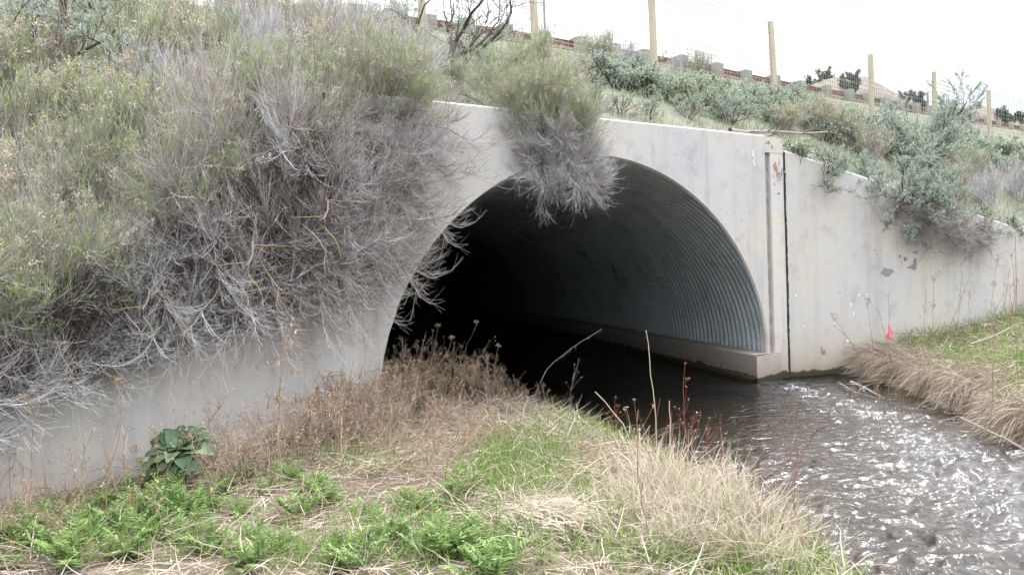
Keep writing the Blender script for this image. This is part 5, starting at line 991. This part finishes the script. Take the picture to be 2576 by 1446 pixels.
# ------------------------------------------------------------------ right bank
rs = np.random.RandomState(321)
def on_right(n, keep=1., s0=-.02, s1=9):
    x, y = scatter(rs, n, (3.6, 13), (4.5, 14.5)); l = sdist(x, y, PR, -1)+fbm(x*2, y*2, 5)*.2; ok = (l > s0) & (l < s1) & (edge_d(x, y) < -.03) & (rs.rand(n) < keep); x, y = x[ok], y[ok]
    px, py = proj(np.stack([x, y, 0*x+.4], -1)); ok = (px < 2800); return x[ok], y[ok]
x, y = on_right(34000, .9, .35); stand(x, y, .10, .32, .35, .18, .0075, 'grass', 'bank_top_grass', 'green grass on top of the right bank beside the wall', 'grass')
x, y = on_right(26000, .9, .1); thatch(x, y, .12, .4, .006, 'thatch', 'bank_dry_grass', 'dry grass lying over the right bank', .5, lift=.12)
def fringe(n, s1, l0, l1, mat, name, label, wid):
    q = along([p for p in PR if p[1] > 4.5], 400)[rs.randint(0, 400, n)]+rs.normal(0, .03, (n, 2)); o_ = rs.uniform(-.02, s1, n)**1.; x, y = q[:, 0]+o_*.95, q[:, 1]+o_*.25; kk = (edge_d(x, y) < -.05) & (ground_h(x, y) > -.03); x, y = x[kk], y[kk]; cl = np.clip(.6+2.2*fbm(x*2.3, y*2.3, 87), .3, 1); kk = rs.rand(len(x)) < cl**.6; x, y, cl = x[kk], y[kk], cl[kk]; k = len(x); z = ground_h(x, y); S = np.stack([x, y, z+rs.uniform(-.02, .08, k)], -1)
    ax = fbm(x*1.9, y*1.9, 89)*2.2; D = rs.normal(0, .42, (k, 3))+np.stack([-.75+ax*.4, -.35-ax, np.full(k, .5)], -1)
    P = grow(rs, S, D, rs.uniform(l0, l1, k)*(.45+.8*cl), 7, (-.04, -.03, -.27), .10); P[..., 2] = np.maximum(P[..., 2], .012)
    tag(obj(name, pm(name, ribbons(P, wid, rs=rs), mat)), label, 'dry grass', kind='stuff')
fringe(9500, .55, .16, .5, 'thatch', 'overhanging_grass', 'ragged grey brown grass hanging from the right bank to the water', .0055)
fringe(7500, .6, .18, .5, 'straw', 'overhanging_straw', 'paler straw mixed into the hanging edge of the right bank', .006)
x, y = on_right(26000, .8, .10, .9); stand(x, y, .12, .34, .5, .25, .0075, 'grass', 'bank_edge_grass', 'green blades among the straw along the right bank edge', 'grass')
WD = [(2210, 870, 2180, 760), (2228, 860, 2235, 740), (2300, 850, 2330, 730), (2330, 845, 2350, 700), (2345, 840, 2460, 650), (2395, 830, 2420, 690), (2420, 830, 2440, 740), (2270, 860, 2210, 780), (2245, 880, 2120, 830), (2470, 820, 2510, 650), (2500, 815, 2540, 680), (2530, 810, 2560, 700), (2555, 810, 2545, 640), (2480, 930, 2500, 760), (2560, 900, 2540, 720), (2250, 870, 2100, 800)]
WL_ = ranked([(q[0], q[1]) for q in WD], ('dry brown weed on the right bank', 0), ['back row', 'front row'])
for k, (a, b, c_, d_) in enumerate(WD):
    q = onz(a, b+30, .55); q = at(a, b, min(q[1], 13.0-.2)); q[2] = ground_h(q[0], q[1])-.02; top = at(c_, d_, q[1]-.05); mid = (q+top)/2+np.array([.02, 0, .08 if abs(a-c_) > 60 else 0])
    stalk_thing('dead_weed', WL_[k], 'weed', [q, mid, top], .004, .0018, 'dead_stem', 'dry weeds on the right bank', 'umbel' if k % 3 == 0 else 'side', 200+k, arm=.08)
# pink survey flag
fl = thing('survey_flag', 'bright pink survey flag standing by the right wing wall', 'flag'); c0 = at(2236, 885, 12.55); c1 = at(2236, 815, 12.5)
obj('wire_stem', pm('wire_stem', tubes(np.array([[c0-[0, 0, .15], (c0+c1)/2, c1]]), .002, .002, 4), 'wire'), fl)
V = [c1+[.0, 0, 0], c1+[.045, -.01, -.10], c1+[.05, .0, -.15], c1+[.03, -.02, -.23], c1+[-.06, .01, -.185], c1+[-.02, -.015, -.12]]; V2 = [v+np.array([0, .0015, 0]) for v in V]
me = bpy.data.meshes.new('flag_sheet'); me.from_pydata([tuple(v) for v in V+V2], [], [(0, 5, 1), (5, 2, 1), (5, 4, 3, 2), (6, 7, 11), (11, 7, 8), (11, 8, 9, 10), (0, 1, 7, 6), (1, 2, 8, 7), (2, 3, 9, 8), (3, 4, 10, 9), (4, 5, 11, 10), (5, 0, 6, 11)]); me.materials.append(M['flag']); obj('flag_sheet', me, fl)
# driftwood
def drift(label, pix, r0, seed, nb=7, zz=None):
    t_ = thing('driftwood', label, 'driftwood'); r2 = np.random.RandomState(seed); p = np.array([onz(a, b, z) for a, b, z in pix]); P = along3(p, 12)[None]; obj('branch', pm('branch', tubes(P, r0, r0*.4, 6), 'silver_wood'), t_)
    s1, d1 = pick(r2, P, nb, .15); A_ = grow(r2, s1, d1+r2.normal(0, .7, s1.shape)+[0, 0, .3], r2.uniform(.1, .35, nb), 6, (0, 0, .02), .15)
    for k in range(nb): obj('twig', pm('twig', tubes(A_[k:k+1], r0*.4, .0015, 4), 'silver_wood'), t_)
drift('forked grey driftwood branch in the water at the foot of the right bank', [(2140, 960, .14), (2175, 975, .10), (2216, 997, .02)], .018, 1, 9)
drift('small dark driftwood twigs against the right bank', [(2110, 962, .03), (2150, 985, .03), (2200, 1000, .02)], .010, 2, 7)
drift('long thin stick slanting from the right bank to the water', [(2415, 1050, .25), (2480, 1080, .16), (2580, 1128, .04)], .011, 3, 6)
drift('pale stick poking out over the water from the right bank', [(2470, 970, .5), (2400, 1000, .35), (2350, 1030, .12)], .006, 4, 3)
drift('pale stick lying on the grass of the right bank', [(2440, 865, .65), (2500, 845, .68), (2570, 810, .75)], .008, 5, 3)

# ------------------------------------------------------------------ grass over the embankment
rs = np.random.RandomState(654); x = rs.uniform(-9, 30, 290000); y = rs.uniform(5, 46, 290000); ok = edge_d(x, y) > .03; x, y = x[ok], y[ok]; rx = np.interp(x, GRL[:, 0], GRL[:, 1]); ok = y < rx+.2; x, y = x[ok], y[ok]
px, py = proj(np.stack([x, y, bank_h(x, y)], -1)); dist = np.hypot(x, y); ok = (px > -100) & (px < 2680) & (py < 900) & (py > -150) & (rs.rand(len(x)) < np.clip((14/dist)**1.2, 0, 1)*(.35+np.clip(fbm(x*.8, y*.8, 91)+.4, 0, 1)*.9)); x, y, dist = x[ok], y[ok], dist[ok]
z = bank_h(x, y); k = len(x); D = rs.normal(0, .35, (k, 3)); D[:, 2] = 1; az = rs.uniform(0, 6.28, k); P = grow(rs, np.stack([x, y, z-.02], -1), D, rs.uniform(.1, .3, k), 4, np.stack([np.cos(az), np.sin(az), 0*az], -1)*.15, .05)
tag(obj('slope_grass', pm('slope_grass', ribbons(P, .006*np.clip(dist/10, 1, 3), rs=rs), 'bank_grass')), 'patchy green and tan grass covering the slope', 'grass', kind='stuff')
# pale stones on the bare patch of slope
V, F = [], []
me_s = []
for sd_ in range(3):
    r2 = np.random.RandomState(700+sd_); a = r2.normal(0, 1, (14, 3)); a = unit(a)*[.5, .35, .22]*r2.uniform(.8, 1.2, (14, 1)); 
    import bmesh
    bm = bmesh.new(); [bm.verts.new(v) for v in a]; r_ = bmesh.ops.convex_hull(bm, input=bm.verts); bmesh.ops.delete(bm, geom=[v for v in bm.verts if not v.link_faces], context='VERTS'); me = bpy.data.meshes.new('stone'); bm.to_mesh(me); bm.free(); me.materials.append(M['stone']); me_s.append(me)
rs = np.random.RandomState(41)
STW = ['', 'flat pale stone just right of the largest one', 'small pale stone left of the largest one', 'pale stone right below the largest one', 'small pale stone a little below the largest one', 'pale stone at the right end of the upper stones', 'pale stone at the left end of the lower stones', 'small pale stone in the middle of the lower stones', 'lowest right pale stone of the slope patch', '', 'pale stone below the skyline right of the tallest post', 'pale stone right of the second full fence post', 'lowest left pale stone of the slope patch', 'lowest middle pale stone of the slope patch']
for k, (px, py, s) in enumerate([(2236, 350, .45), (2246, 356, .3), (2225, 360, .2), (2262, 372, .22), (2240, 380, .16), (2280, 384, .14), (2215, 385, .15), (2255, 395, .14), (2300, 398, .14), (2475, 393, .28), (1760, 262, .14), (2050, 290, .3), (2232, 398, .12), (2270, 405, .12)]):
    p = hit(px, py, 12); o_ = obj('stone', me_s[k % 3], None, p+[0, 0, s*.05], rs.rand()*6, s); tag(o_, STW[k] if k not in (0, 9) else ('largest pale stone on the bare slope patch' if k == 0 else 'pale stone near the foot of the last fence post'), 'stone', 'pale stones on the slope')
